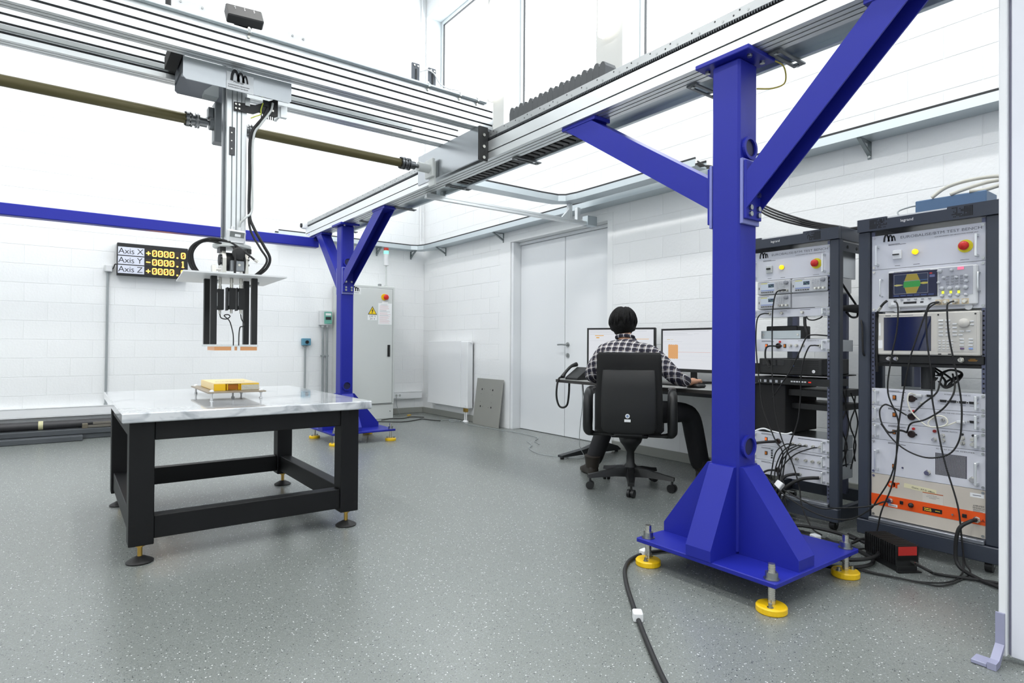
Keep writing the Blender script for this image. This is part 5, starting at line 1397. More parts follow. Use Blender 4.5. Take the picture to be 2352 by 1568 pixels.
def main_power(F, label, breaker_white):
    t = unit('power_unit', label, 'instrument', F, .1765, .36, cm=M_aluplate)
    logo(off(F, .058, .140, .0004), .050, M_print, t)
    fit_text('EUROBALISE/BTM TEST BENCH', F, .134, .468, .1475, .0135, M_printg, t)
    fit_text('EUROBALISE/BTM TEST BENCH MAIN POWER UNIT', F, .282, .455, .1335, .0042, M_print, t)
    lines(t, F, [(.078, .1235, .13, .002), (.078, .119, .158, .002), (.108, .012, .132, .002), (.19, .011, .218, .002), (.385, .011, .42, .0015)])
    o = fb(t, 'circuit_breaker', M_white if breaker_white else M_grey, F, .100, .046, .140, .090, 0, .010, .002)
    fb(o, 'breaker_lever', M_black, F, .101 if breaker_white else .106, .066, .132 if breaker_white else .132, .0715 if breaker_white else .076, .0101, .018, .002)
    o = fc(t, 'lamp_ring', M_nickel, F, .200, .073, .0155, 0, .005, 20); G(F).lathe([(.0135, .005), (.0135, .011), (.010, .016), (0, .017)], (.200, .073, 0), 20).build('amber_lamp', M_amberlamp, o)
    o = fc(t, 'stop_disc', mat('estop_yellow', (226, 212, 40), .5), F, .405, .075, .030, 0, .002, 30)
    G(F).cyl((.405, .075, .002), (.405, .075, .016), .012, 16).build('stop_stem', M_nickel, o)
    G(F).lathe([(.018, .016), (.0205, .020), (.0205, .030), (.017, .035), (0, .037)], (.405, .075, 0), 26).build('stop_button', M_red, o)
    lines(o, F, [(.395, .098, .415, .003), (.397, .047, .413, .003), (.427, .072, .431, .006)], M_printg)
    return t
# ---------------------------------------------------------------- rack 2 (right)
X2, YL2 = 3.357, 1.441
rack(X2, YL2, 'right equipment rack beside the white partition, blue box on its top', True)
XP2 = X2+.018; Y2 = 1.381
F = lambda z: pframe(XP2, Y2, z)
main_power(F(1.427), 'main power unit with red stop button at the top of the right rack', True)
# oscilloscope
f = F(1.209); t = unit('oscilloscope', 'oscilloscope with a green and yellow waveform in the right rack', 'oscilloscope', f, .2175, .30, handles=False)
pv = pvf(940, 755, 1700, 1614, .2175)
for u in (.050, .461): G(f).tube([(u, .165, 0), (u, .165, .022), (u, .155, .03), (u, .09, .03), (u, .08, .022), (u, .08, 0)], .0035, 8, sub=3).build('bail_handle', M_alu, t)
fb(t, 'scope_body', M_lgrey, f, .083, .017, .457, .202, 0, .022, .006)
fs = off(f, 0, 0, .022)
scr = fb(t, 'bezel', mat('scope_bezel', (16, 17, 24), .2), fs, .089, .064, .300, .192, 0, .002)
fb(scr, 'screen', glow('scope_dark', (16, 22, 62), .8, (10, 12, 20)), fs, .108, .070, .298, .190, .0021, .0024)
gx0, gx1, gz0, gz1 = .113, .262, .084, .181
def sgl(nm, rgb, pts, k): G(fs).add([(gx0+a*(gx1-gx0), gz0+b*(gz1-gz0), .0024+k*.0002) for a, b in pts], [tuple(range(len(pts)))]).build(nm, glow('scope_%d_%d_%d' % rgb, rgb, .75, (10, 10, 10)), scr)
sgl('grid_field', (40, 52, 84), [(0, 0), (1, 0), (1, 1), (0, 1)], 1)
sgl('yellow_trace', (176, 160, 60), [(.38, 0), (.66, 0), (.78, .45), (.78, .6), (.68, 1), (.39, 1), (.30, .6), (.29, .45)], 2)
sgl('green_trace', (58, 168, 78), [(.29, .32), (.74, .33), (.78, .38), (.78, .58), (.74, .64), (.31, .62), (.29, .55)], 3)
sgl('blue_trace', (90, 150, 220), [(.29, .635), (1.0, .66), (1.0, .675), (.29, .65)], 4)
sgl('left_tail', (206, 200, 130), [(0, .44), (.08, .40), (.2, .42), (.29, .46), (.2, .49), (.08, .50), (0, .47)], 4)
sgl('right_tail', (206, 196, 90), [(.78, .48), (.86, .44), (1, .46), (1, .54), (.86, .55), (.78, .52)], 4)
G(fs).add([(a, b, .0034) for a, b in [(gx0, gz0), (gx1, gz0), (gx1, gz0+.001), (gx0, gz0+.001)]], [(0, 1, 2, 3)]).add([(a, b, .0034) for a, b in [(gx0, gz1-.001), (gx1, gz1-.001), (gx1, gz1), (gx0, gz1)]], [(0, 1, 2, 3)]).add([(a, b, .0034) for a, b in [(gx0, gz0), (gx0+.001, gz0), (gx0+.001, gz1), (gx0, gz1)]], [(0, 1, 2, 3)]).add([(a, b, .0034) for a, b in [(gx1-.001, gz0), (gx1, gz0), (gx1, gz1), (gx1-.001, gz1)]], [(0, 1, 2, 3)]).build('grid_frame', glow('scope_frame', (200, 205, 210), .7, (10, 10, 10)), scr)
g = G(fs)
for k in range(6): g.box(.112+k*.030, .0725, .0025, .136+k*.030, .078, .0028)
g.build('soft_keys', glow('scope_keys', (70, 90, 150), .7, (10, 10, 10)), scr)
fb(scr, 'side_menu_red', glow('scope_red', (220, 60, 60), .8, (10, 10, 10)), fs, .268, .174, .279, .180, .0025, .0028); fb(scr, 'side_menu', glow('scope_side', (110, 120, 170), .7, (10, 10, 10)), fs, .268, .158, .290, .170, .0025, .0028)
kp = fb(t, 'control_field', mat('scope_field', (178, 180, 188), .5), fs, .305, .066, .440, .197, 0, .0012)
for (x, y, r_) in ((1305, 965, .0095), (1520, 945, .007), (1375, 1085, .007), (1285, 1170, .006), (1605, 1070, .007), (1785, 1042, .0075), (1785, 1140, .0075), (1345, 1275, .0095), (1488, 1268, .0095), (1630, 1255, .0095), (1775, 1250, .0095), (1345, 1410, .0075), (1488, 1398, .0075), (1628, 1388, .0075), (1778, 1382, .0075)):
    G(fs).lathe([(r_, 0.0012), (r_, .012), (r_*.85, .014), (0, .0145)], (U2(x)-.006, pv(x, y), 0), 16).build('knob', M_knob, t)
for (x, y) in ((1358, 1345), (1500, 1337), (1645, 1332)): fb(t, 'lit_button', glow('lit_yellow', (232, 240, 60), .9), fs, U2(x)-.0105, pv(x, y)-.006, U2(x)-.0015, pv(x, y)+.006, .0012, .004)
fb(t, 'run_button', glow('lit_pink', (250, 110, 140), .9), fs, U2(1625)-.006, pv(1680, 905)-.006, U2(1735)-.006, pv(1680, 905)+.006, .0012, .0035)
g = G(fs)
for i in range(4):
    for j in range(4): u = .337+i*.018; v = .115+j*.0125; g.box(u, v, .0012, u+.011, v+.005, .004)
g.build('button_grid', M_btn, t)
for (x, y) in ((1290, 1520), (1420, 1510), (1600, 1510), (1770, 1495)):
    u, v = U2(x)-.008, .034; fb(t, 'input_plate', mat('input_beige', (206, 190, 160), .4), fs, u-.014, v-.013, u+.014, v+.013, 0, .001, .0005); bnc(t, fs, u, v, .0075)
g = G(fs)
for k in range(6): g.box(.112+k*.030, .052, 0, .124+k*.030, .058, .004)
g.build('soft_buttons', M_btn, t)
fb(t, 'media_slot', M_black, fs, .155, .034, .212, .044, 0, .0008); fb(t, 'usb_slot', M_black, fs, .228, .036, .242, .043, 0, .0008); fb(t, 'power_button', M_white, fs, .100, .030, .116, .044, 0, .004)
for u in (.12, .42): fc(t, 'foot', M_lgrey, f, u, .010, .016, .0, .012, 16)
lines(t, fs, [(.112, .1945, .19, .0025), (.20, .1945, .27, .0018)], M_printg)
# spectrum analyser
z0 = .946; f = F(z0); dep = .30
t = thing('signal_analyser', 'beige signal analyser with a large dark screen in the right rack', 'instrument', (XP2+.1, 1.14, z0))
fb(t, 'case', M_beige, f, .028, .042, .470, .252, -dep, .010, .006)
fb(t, 'base_part', M_black, f, .022, .0012, .480, .041, -dep, .008, .003)
fb(t, 'front_bezel', M_beige, f, .040, .043, .468, .251, .010, .028, .005)
fa = off(f, 0, 0, .028)
pa = pvf(245, 185, 980, 1000, .208, 180, 2055)
V = lambda x, y: .043+pa(x, y)
s_ = fb(t, 'screen_frame', M_dark, fa, .068, .064, .276, .232, 0, .0006); fb(s_, 'screen', mat('dark_lcd', (26, 34, 66), .12, spec=.8), fa, .0695, .0655, .2745, .2305, .0006, .001)
fb(t, 'asset_label', M_paper, fa, .045, .140, .053, .205, 0, .0004); fb(t, 'asset_label', M_paper, fa, .042, .075, .062, .117, 0, .0004)
fb(t, 'key_field', mat('beige_field', (198, 196, 190), .5), fa, .300, .062, .457, .244, 0, .0015)
G(fa).lathe([(.021, .0015), (.021, .012), (.018, .016), (0, .017)], (.410, V(1730, 410), 0), 26).build('tuning_knob', M_beige, t)
g = G(fa); gd = G(fa)
for x in (1305, 1430, 1555):
    for j, y in enumerate((430, 495, 565, 630)):
        u, v = U2(x), V(x, y); g.box(u-.009, v-.003, .0015, u+.009, v+.004, .005, .001)
for i in range(4):
    for j in range(4): u, v = .312+i*.0165, .0735+j*.013; g.box(u-.005, v-.002, .0015, u+.005, v+.003, .004, .001)
for (x, y) in ((1700, 560), (1680, 625), (1820, 555), (1700, 700), (1705, 755), (1865, 700), (1865, 755), (1700, 815), (1860, 815), (1880, 380), (1880, 440)):
    u, v = U2(x)-.004, V(x, y); g.box(u-.0085, v-.003, .0015, u+.0085, v+.004, .005, .001)
g.build('key_buttons', M_lgrey, t)
g = G(fa)
for x in (1305, 1430): u, v = U2(x), V(x, 365); g.box(u-.010, v-.0035, .0015, u+.010, v+.0035, .005, .001)
g.build('white_keys', M_white, t)
fb(t, 'violet_key', mat('violet_key', (104, 80, 120), .5), fa, U2(1670)-.004, V(1700, 868)-.004, U2(1745)-.004, V(1700, 868)+.004, .0015, .005, .001); fb(t, 'blue_key', mat('blue_key', (130, 156, 210), .5), fa, U2(1825)-.004, V(1860, 868)-.004, U2(1900)-.004, V(1860, 868)+.004, .0015, .005, .001)
lines(t, fa, [(.322, .197, .405, .0022), (.385, .101, .44, .002)], M_dark, 'divider_line')
lines(t, fa, [(.075, .2385, .10, .003)], M_print); lines(t, fa, [(.108, .239, .20, .002)], M_printg)
for u in (.306, .452): fc(t, 'screw_hole', M_black, fa, u, .237, .004, .0015, .0022, 12)
for u in (.305, .345): fb(t, 'usb_port', M_black, fa, u, .047, u+.013, .052, 0, .0006)
for (u, r_) in ((.085, .008), (.118, .008), (.392, .0095)): bnc(t, off(f, 0, 0, .008), u, .023, r_)
lines(t, off(f, 0, 0, .008), [(.42, .018, .452, .0018), (.418, .022, .455, .0018), (.425, .027, .447, .0018)], mat('amber_print', (196, 140, 40), .6))
G().box(XP2+.01, .90, .930, XP2+.30, 1.38, .9445).build('shelf', M_black, t)
# four 19 inch modules
def mod(z, h, title, u0, u1, label, hh=2):
    f = F(z); t = unit('test_module', label, 'instrument', f, h, .33)
    if title: fit_text(title, f, u0, u1, h-.015, .005, M_print, t)
    lines(t, f, [(.078, h-.0115, .13, .0022), (.078, h-.0165, .158, .0022)])
    return t, f
t, f = mod(.728, .088, 'INTERFACE ADAPTOR V2', .322, .425, 'interface module with four serial ports, uppermost of the lower modules in the right rack')
pv = pvf(170, 265, 475, 620, .088)
V = lambda x, y: pv(x, y)
rocker(t, f, U2(430), V(430, 335)); roundcon(t, f, U2(740), V(740, 355)); dsub(t, f, U2(1070), V(1070, 305)); bnc(t, f, U2(900), V(900, 440))
for y in (300, 340, 390): fc(t, 'indicator', M_nickel, f, U2(585), V(585, y), .0045, 0, .004, 10)
for x, y in ((1310, 395), (1480, 405), (1660, 420), (1840, 430)): dsub(t, f, U2(x), V(x, y))
lines(t, f, [(u-.012, V(x, y)-.016, u+.012, .0016) for x, y in ((430, 335), (900, 440), (1310, 395), (1660, 420), (1840, 430), (1070, 305)) for u in (U2(x),)], M_printg)
PLUG_A = f @ Vector((U2(860), V(880, 300), .012)); fa_ = fb(t, 'plug', M_lgrey, f, U2(800), V(880, 300)-.007, U2(950), V(880, 300)+.007, .004, .022, .003)
t, f = mod(.640, .0875, 'LABORATORY TIME AND ODOMETRY MODULE V2', .282, .448, 'laboratory time and odometry module, second of the lower modules in the right rack')
pv = pvf(475, 620, 785, 965, .0875)
rocker(t, f, U2(430), V(430, 645)); roundcon(t, f, U2(740), V(740, 680)); bnc(t, f, U2(1150), V(1150, 710)); bnc(t, f, U2(1305), V(1305, 735)); dsub(t, f, U2(1850), V(1850, 775))
fc(t, 'fuse_cap', M_red, f, U2(780), V(780, 582), .0062, 0, .008, 14); fc(t, 'earth_post', M_nickel, f, U2(700), V(700, 572), .0045, 0, .006, 10)
fb(t, 'plug', M_lgrey, f, U2(1560), V(1640, 775)-.007, U2(1720), V(1640, 775)+.007, .004, .022, .003); PLUG_B = f @ Vector((U2(1565), V(1640, 775), .014))
t, f = mod(.553, .0865, 'SIGNAL SWITCH', .312, .375, 'signal switch module with many coaxial sockets, third of the lower modules in the right rack')
pv = pvf(785, 965, 1095, 1300, .0865)
rocker(t, f, U2(428), V(428, 960)); roundcon(t, f, U2(740), V(740, 995)); fc(t, 'fuse_cap', M_red, f, U2(778), V(778, 898), .0062, 0, .008, 14); fc(t, 'red_indicator', mat('dark_red', (140, 30, 24), .4), f, U2(1158), V(1158, 938), .0075, 0, .008, 14)
for x, y in ((1150, 1090), (1300, 1020), (1305, 1105), (1660, 1065), (1660, 1150), (1845, 1080), (1845, 1170)): bnc(t, f, U2(x), V(x, y), .0078)
for x, y in ((1655, 995), (1848, 1012)): fc(t, 'switch_post', M_dark, f, U2(x), V(x, y), .0055, 0, .006, 10)
t, f = mod(.375, .1775, '35 W RF POWER AMPLIFIER', .288, .442, 'power amplifier module with a square perforated grille in the right rack')
pv = pvf(1095, 1300, 1711, 2011, .1775)   # rows measured in the upper crop
Vb = lambda x, y: pv(x, y+1411)
rocker(t, f, U2(425), Vb(425, 165)); fc(t, 'indicator', M_nickel, f, U2(580), Vb(580, 190), .0045, 0, .004, 10)
for x, y in ((1030, 275), (1840, 395)): bnc(t, f, U2(x), Vb(x, y), .0105, 'coaxial_socket')
g0, g1, h0, h1 = U2(1165), U2(1735), .040, .145
gr = fb(t, 'grille_backing', mat('grille_dark', (58, 60, 74), .5), f, g0, h0, g1, h1, .0001, .0003)
g = G(f); k = 0; v = h0+.003
while v < h1-.002:
    u = g0+.003+(.003 if k % 2 else 0)
    while u < g1-.002:
        g.add([(u+.0015*math.cos(q*PI/2+PI/4), v+.0013*math.sin(q*PI/2+PI/4), .0006) for q in range(4)], [(0, 1, 2, 3)]); u += .0058
    v += .0032; k += 1
o = g.build('grille_mesh', M_lgrey, gr); o['kind'] = 'stuff'
# beige / orange RF amplifier
z0 = .153; f = F(z0)
t = unit('rf_amplifier', 'beige amplifier with a bright orange stripe at the bottom of the right rack', 'amplifier', f, .2215, .40, pm=mat('amp_beige', (204, 196, 184), .45), cm=M_beige, handles=False)
st = fb(t, 'orange_stripe', M_orange, f, 0, .061, PW, .118, .0002, .0012)
fs = off(f, 0, 0, .0012)
M_ar = mat('logo_orange', (222, 82, 22), .5)
g = G(f)
g.ribbon([(.092+.014*math.cos(q), .178+.012*math.sin(q)) for q in [2*PI*i/20 for i in range(21)]], .011, .0006); g.ribbon([(.108, .190), (.109, .166)], .010, .0006); g.ribbon([(.116, .190), (.117, .162)], .009, .0007); g.ribbon([(.117, .180), (.124, .188), (.131, .187)], .009, .0008)
g.build('logo', M_ar, t)
o = G(f).prism([(.150, .174), (.290, .163), (.290, .186), (.152, .196)], .0002, .0006, 'xyz').build('tape_label', mat('tape_label', (222, 216, 180), .6), t)
Fl = f @ Matrix.Translation((.185, .178, .0008)) @ Matrix.Rotation(R(-5), 4, 'Z')
fit_text('Gain: 37.5 dBm', Fl, 0, .098, 0, .008, M_print, o)
o = fb(t, 'warranty_label', mat('label_beige', (212, 206, 196), .5), f, .232, .120, .318, .168, .0002, .0005)
fb(o, 'label_bar', mat('label_rust', (186, 92, 44), .5), f, .232, .164, .318, .168, .0006, .0009)
fo = off(f, 0, 0, .0004)
fit_text('Free 2 Month', fo, .254, .292, .154, .0042, M_printg, o); fit_text('Warranty Extension', fo, .247, .302, .1475, .0042, M_printg, o); fit_text('Available', fo, .260, .288, .141, .0042, M_printg, o)
lines(o, f, [(.243, .133, .304, .0014)], M_printg)
o = fb(t, 'white_label', M_paper, f, .424, .184, .477, .203, .0002, .0005); lines(o, off(f, 0, 0, .0005), [(.434, .192, .466, .003)], M_printg)
fit_text('AMPLIFIER', f, .435, .478, .142, .0075, M_print, t); fit_text('RESEARCH', f, .435, .478, .132, .0075, M_print, t)
lines(t, f, [(.435, .127, .478, .0016), (.435, .1225, .462, .0016), (.435, .118, .472, .0016)], M_printg)
fb(st, 'black_button', M_black, fs, .133, .087, .148, .104, 0, .004, .001); fb(st, 'black_button', M_black, fs, .394, .081, .412, .098, 0, .004, .001)
G(fs).lathe([(.0115, 0), (.0115, .008), (.007, .010), (.006, .020), (0, .021)], (.183, .092, 0), 18).build('gain_knob', M_black, st)
o = fb(st, 'display_window', M_black, fs, .233, .076, .314, .096, 0, .0008); fo = off(fs, 0, 0, .0004)
M_ya = glow('yellow_digits', (250, 210, 60), 1.2); fit_text('POWER ON', fo, .240, .268, .088, .0045, M_ya, o); fit_text('STANDBY', fo, .240, .271, .080, .0045, M_ya, o); fit_text('LOCAL', fo, .286, .306, .084, .004, M_ya, o)
for (u, v) in ((.088, .094), (.450, .083)): bnc(st, fs, u, v, .0115, 'coaxial_socket')
fc(st, 'toggle', M_nickel, fs, .358, .086, .0045, 0, .010, 10)
o = fb(st, 'white_label', M_paper, fs, .080, .066, .122, .079, 0, .0004); lines(o, off(fs, 0, 0, .0004), [(.085, .0705, .117, .003)], M_printg)
g = G(fs)
for u in (.473,): g.prism([(u-.009, .076), (u+.009, .076), (u, .091)], 0, .0003, 'xyz')
g.build('hazard_mark', mat('dark_orange', (150, 50, 10), .5), st)
fb(t, 'black_gap_strip', M_black, f, .0, -.002, PW, .0, -.02, -.002)
AMP_IN = tuple(fs @ Vector((.088, .094, .02))); AMP_OUT = tuple(fs @ Vector((.450, .083, .02)))

# ---------------------------------------------------------------- rack 1 (left, behind the near column)
X1_, YL1 = 3.432, 2.171
rack(X1_, YL1, 'left equipment rack standing behind the near blue column', False)
XP1 = X1_+.018; Y1 = 2.111
F1 = lambda z, u=0.: pframe(XP1, Y1-u, z)
main_power(F1(1.430), 'main power unit with red stop button at the top of the left rack', False)
def gen(u, z, label):
    f = F1(z, u); w = .212; h = .0875
    t = thing('signal_generator', label, 'instrument', tuple(f @ Vector((w/2, 0, -.14))))
    fb(t, 'case', M_lgrey, f, .001, .001, w-.001, h-.001, -.28, -.002, .003); fb(t, 'front_bezel', mat('bezel_grey', (196, 198, 202), .5), f, .002, .002, w-.002, h-.002, -.002, .014, .005)
    fs = off(f, 0, 0, .014)
    s_ = fb(t, 'screen', glow('gen_screen', (214, 228, 244), .75, (20, 20, 20)), fs, .026, .024, .112, .072, 0, .0008)
    fb(s_, 'title_bar', glow('gen_bar', (226, 226, 120), .7, (20, 20, 20)), fs, .026, .067, .068, .072, .0009, .0011); fb(s_, 'wave_box', glow('gen_wave', (40, 56, 90), .7, (10, 10, 10)), fs, .074, .044, .110, .064, .0009, .0011)
    g = G(fs).ribbon([(.077+i*.0035, .054+.006*math.sin(i*.8)) for i in range(9)], .0012, .0014); g.build('wave_line', glow('gen_line', (150, 220, 190), .8, (10, 10, 10)), s_)
    fb(s_, 'status_bar', glow('gen_stat', (150, 170, 226), .7, (20, 20, 20)), fs, .026, .024, .112, .030, .0009, .0011)
    g = G(fs)
    for k in range(6): g.box(.028+k*.014, .014, 0, .037+k*.014, .0185, .004)
    g.build('soft_buttons', M_dark, t)
    g = G(fs)
    for i in range(4):
        for j in range(4): g.box(.124+i*.014, .034+j*.011, 0, .132+i*.014, .039+j*.011, .003)
    g.build('key_pad', M_knob, t)
    G(fs).lathe([(.0125, 0), (.0125, .012), (.010, .014), (0, .014)], (.188, .067, 0), 18).build('knob', M_btn, t)
    for u_ in (.148, .170, .194): bnc(t, fs, u_, .020, .006)
    fb(t, 'usb_slot', M_black, fs, .012, .034, .016, .048, 0, .0006)
    lines(t, fs, [(.014, .078, .08, .002)], M_printg)
    return fs
ga = gen(.046, 1.342, 'function generator with a lit screen, upper left of the three in the left rack')
gen(.262, 1.342, 'function generator with a lit screen, upper right of the three in the left rack')
gc = gen(.046, 1.254, 'function generator with a lit screen, lower left of the three in the left rack')
f = F1(1.254); tag(G(f).box(.262, .001, -.006, .474, .0865, .004, .001).build('blank_panel', mat('blank_grey', (196, 198, 203), .45)), 'plain grey blank panel beside the lower function generator', 'panel')
f = F1(1.204); t = unit('patch_panel', 'slim patch panel with three coaxial sockets under the generators', 'instrument', f, .0485, .14, cm=M_aluplate)
for x in (190, 300, 485): bnc(t, f, U1(x), .024)
lines(t, f, [(.09, .036, .14, .002), (.31, .038, .37, .002), (.19, .036, .23, .0018)]); PATCH = f @ Vector((U1(190), .024, .02))
t = thing('zinc_shelf', 'small zinc shelf in the gap of the left rack', 'shelf', (XP1+.15, 1.97, 1.075)); G().box(XP1+.06, 1.83, 1.078, XP1+.065, 2.08, 1.125).box(XP1+.06, 1.83, 1.0755, XP1+.36, 2.08, 1.078).build('tray', M_galv, t)
G().cyl((XP1+.06, 1.845, 1.10), (XP1+.056, 1.845, 1.10), .007, 8).cyl((XP1+.06, 2.065, 1.10), (XP1+.056, 2.065, 1.10), .007, 8).each('screw', M_nickel, t)
tag(G().box(XP1+.10, 1.87, 1.1255-.047, XP1+.26, 2.07, 1.155, .004).build('adapter_box', M_black), 'flat black box on the zinc shelf of the left rack', 'box')
f = F1(.998); t = unit('reference_module', 'reference module with four coaxial sockets and lit switch in the left rack', 'instrument', f, .074, .33, cm=M_aluplate)
pv = pvf(1090, 1080, 1205, 1215, .074, 100, 700)
rocker(t, f, U1(160), .034, True); roundcon(t, f, U1(268), .034, .0165); rocker(t, f, U1(325), .034); fc(t, 'fuse_cap', M_red, f, U1(283), .058, .006, 0, .007, 12)
for x in (378, 433, 490): bnc(t, f, U1(x), .037)
bnc(t, f, U1(640), .036); fit_text('INTERFACE GENERATOR V2', f, .30, .42, .062, .0045, M_print, t); lines(t, f, [(.07, .063, .13, .002), (.07, .058, .15, .002)])
REF = f @ Vector((U1(640), .036, .02))
# desktop computer on a shelf
t = thing('desktop_computer', 'flat black desktop computer with a round maker badge in the left rack', 'computer', (XP1+.15, 1.85, .862))
G().box(XP1-.03, 1.66, .864, XP1+.30, 2.04, .956, .004).build('case', M_black, t)
f = pframe(XP1-.03, 2.04, .864)
fb(t, 'drive_bay', mat('gloss_black', (26, 27, 29), .25), f, .02, .05, .16, .085, 0, .002, .001); g = G(f)
for k in range(7): g.box(.20, .012+k*.011, 0, .36, .016+k*.011, .0015)
g.build('vent_slats', M_blackm, t); fc(t, 'power_led', glow('blue_led', (120, 160, 255), 3), f, .215, .052, .0035, .0016, .0025, 10)
o = fc(t, 'badge', M_paper, f, .335, .022, .009, .0016, .0026, 18); fit_text('hp', off(f, 0, 0, .0024), .330, .340, .0185, .006, M_print, o)
fb(t, 'side_wing', M_blackm, f, -.05, .0, -.002, .06, -.06, -.03); G().box(XP1+.0, 1.632, .857, XP1+.33, 2.108, .8635).build('shelf', M_blackm, t)
t = thing('network_switch', 'dark network switch with a row of white port labels in the left rack', 'network switch', (XP1+.1, 1.87, .79))
f = F1(.800); fb(t, 'case', M_black, f, .0, .001, PW, .043, -.22, 0, .001); g = G(f)
for k in range(6): g.box(.255+k*.016, .018, .0001, .267+k*.016, .026, .0005)
g.build('port_labels', M_paper, t); fb(t, 'red_digits', glow('red_digit', (230, 40, 20), .8), f, .36, .018, .376, .025, .0001, .0006); g = G(f)
for k in range(5): g.box(.05+k*.036, .010, .0001, .066+k*.036, .026, .0005)
g.build('port', M_knob, t)
tag(G().box(XP1+.02, 1.90, .505, XP1+.40, 2.10, .798, .003).build('black_cabinet_box', M_blackm), 'tall black box filling the left side of the lower left rack', 'box')
tag(G().box(XP1+.05, 1.64, .735, XP1+.42, 1.897, .775, .002).build('network_device', M_black), 'thin black network device beside the tall black box, upper one', 'network device')
tag(G().box(XP1+.09, 1.64, .655, XP1+.42, 1.897, .69, .002).build('network_device', M_black), 'thin black network device beside the tall black box, lower one', 'network device')
def low(z, h, label, lit, con, bn):
    f = F1(z); t = unit('rack_module', label, 'instrument', f, h, .33, cm=M_aluplate)
    lines(t, f, [(.07, h-.011, .13, .002), (.07, h-.016, .15, .002), (.30, h-.015, .44, .0028)])
    rk = None
    if lit is not None: rocker(t, f, U1(160), h*.5, lit)
    if con: roundcon(t, f, U1(268), h*.45, .0165)
    for x in bn: bnc(t, f, U1(x), h*(.42 if x > 250 else .5))
    return t, f
t, fA = low(.420, .085, 'grey coaxial module with lit red switch, top of three in the lower left rack', True, True, (465, 520, 585, 645, 400))
t, fB = low(.334, .0855, 'grey module with a column of four dark buttons, middle of three, left rack', False, False, (520, 580, 640, 440, 385))
for k in range(4): fc(t, 'round_button', M_dark, fB, U1(213), .020+k*.014, .005, 0, .005, 12)
t, fD = low(.247, .0865, 'grey module with thick coaxial cables, lowest of three in the lower left rack', None, True, (465, 640))
tag(G(F1(.506)).box(.14, .0, -.16, .21, .022, -.04, .002).build('metal_adapter', M_grey), 'small grey metal adapter lying on the upper grey module', 'adapter')
# ================================================================== CABLES AROUND THE RACKS
P1 = lambda x, y, w=.03, z0=None: None
def on1(u, z, w): return (XP1-w, Y1-u, z)
def on2(u, z, w): return (XP2-w, Y2-u, z)
V3 = lambda p: tuple(p)
# right rack
cable([on2(.092, 1.262, .05), on2(.075, 1.245, .055), on2(.052, 1.215, .05), on2(.038, 1.19, .03), on2(.034, 1.165, .02), on2(.032, 1.05, .02), on2(.030, .9, .01)], .006, 'black cable with a nickel plug leaving the left side of the oscilloscope')
G().tube([on2(.066, 1.232, .056), on2(.050, 1.212, .052)], .008, 8).build('plug', M_nickel, [o for o in C.objects if o.name.startswith('cable') and o.get('label', '').startswith('black cable with a nickel plug')][0])
cable([on2(.125, 1.255, .055), on2(.140, 1.245, .06), on2(.147, 1.20, .065), on2(.140, 1.10, .065), on2(.115, .96, .065), on2(.100, .80, .06), on2(.145, .66, .055), on2(.14, .5, .06), on2(.115, .375, .07), on2(.055, .26, .06), on2(.01, .19, .05), (XP2-.06, 1.47, .12), (XP2-.10, 1.60, .12), (XP2-.08, 1.8, .18), (XP2-.0, 2.0, .28)], .0037, 'long black cable hanging from the oscilloscope down across the amplifier to the left rack')
cable([on2(.316, 1.243, .065), on2(.290, 1.235, .075), on2(.275, 1.21, .075), on2(.235, 1.09, .07), on2(.205, .99, .068), on2(.185, .90, .06), on2(.165, .80, .05), on2(.15, .67, .055), on2(.143, .60, .06), on2(.138, .45, .065), on2(.12, .33, .07), on2(.075, .20, .07), on2(.05, .09, .06), (XP2-.07, 1.36, .008), (XP2-.2, 1.40, .008)], .0037, 'black cable sweeping left from the first oscilloscope input down to the floor')
cable([on2(.322, 1.243, .065), on2(.288, 1.22, .075), on2(.272, 1.18, .075), on2(.275, 1.05, .072), on2(.290, .90, .065), on2(.292, .78, .06), on2(.318, .62, .06), on2(.345, .48, .06), on2(.395, .30, .065), on2(.410, .16, .065), on2(.42, .05, .06), (XP2-.10, .93, .008), (XP2-.35, .95, .008), (XP2-.39, 1.02, .008), (XP2-.42, 1.12, .008), (XP2-.46, 1.25, .008)], .0037, 'long black cable from the first oscilloscope input down past the grille to the floor')
cable([on2(.381, 1.243, .065), on2(.362, 1.235, .07), on2(.355, 1.21, .072), on2(.362, 1.08, .07), on2(.385, .93, .062), on2(.402, .80, .05), on2(.406, .70, .05), on2(.398, .60, .055), on2(.360, .53, .06), on2(.28, .50, .062), on2(.20, .515, .062), on2(.13, .56, .06), on2(.075, .63, .055), on2(.058, .70, .05), on2(.075, .735, .04), on2(.10, .73, .03), on2(.17, .69, .022)], .0037, 'black cable from the third oscilloscope input swinging in a wide loop over the modules')
cable([on2(.175, .688, .022), on2(.20, .70, .04), on2(.25, .755, .05), on2(.305, .81, .05), on2(.31, .86, .02), on2(.30, .90, -.05)], .004, 'black power lead rising from the second module connector')
cable([on2(.172, .605, .022), on2(.15, .615, .05), on2(.10, .60, .05), on2(.065, .64, .05)], .005, 'short black lead curving left from the third module connector')
cable([on2(.175, .61, .03), on2(.20, .655, .05), on2(.26, .68, .05), on2(.33, .735, .05), on2(.368, .80, .045), on2(.37, .85, .02), on2(.34, .90, -.05)], .004, 'black lead rising from the third module connector past the serial ports')
cable([V3(PLUG_A), on2(.190, .80, .045), on2(.185, .76, .05), on2(.20, .715, .05), on2(.24, .67, .05), on2(.276, .648, .05), on2(.33, .655, .055), on2(.352, .675, .055), on2(.34, .70, .055), on2(.30, .70, .05), on2(.272, .665, .05), on2(.29, .645, .05), on2(.345, .66, .05), V3(PLUG_B)], .0032, 'thin cream cable coiled between the interface and odometry modules', mat('cream_cable', (224, 222, 208), .5))
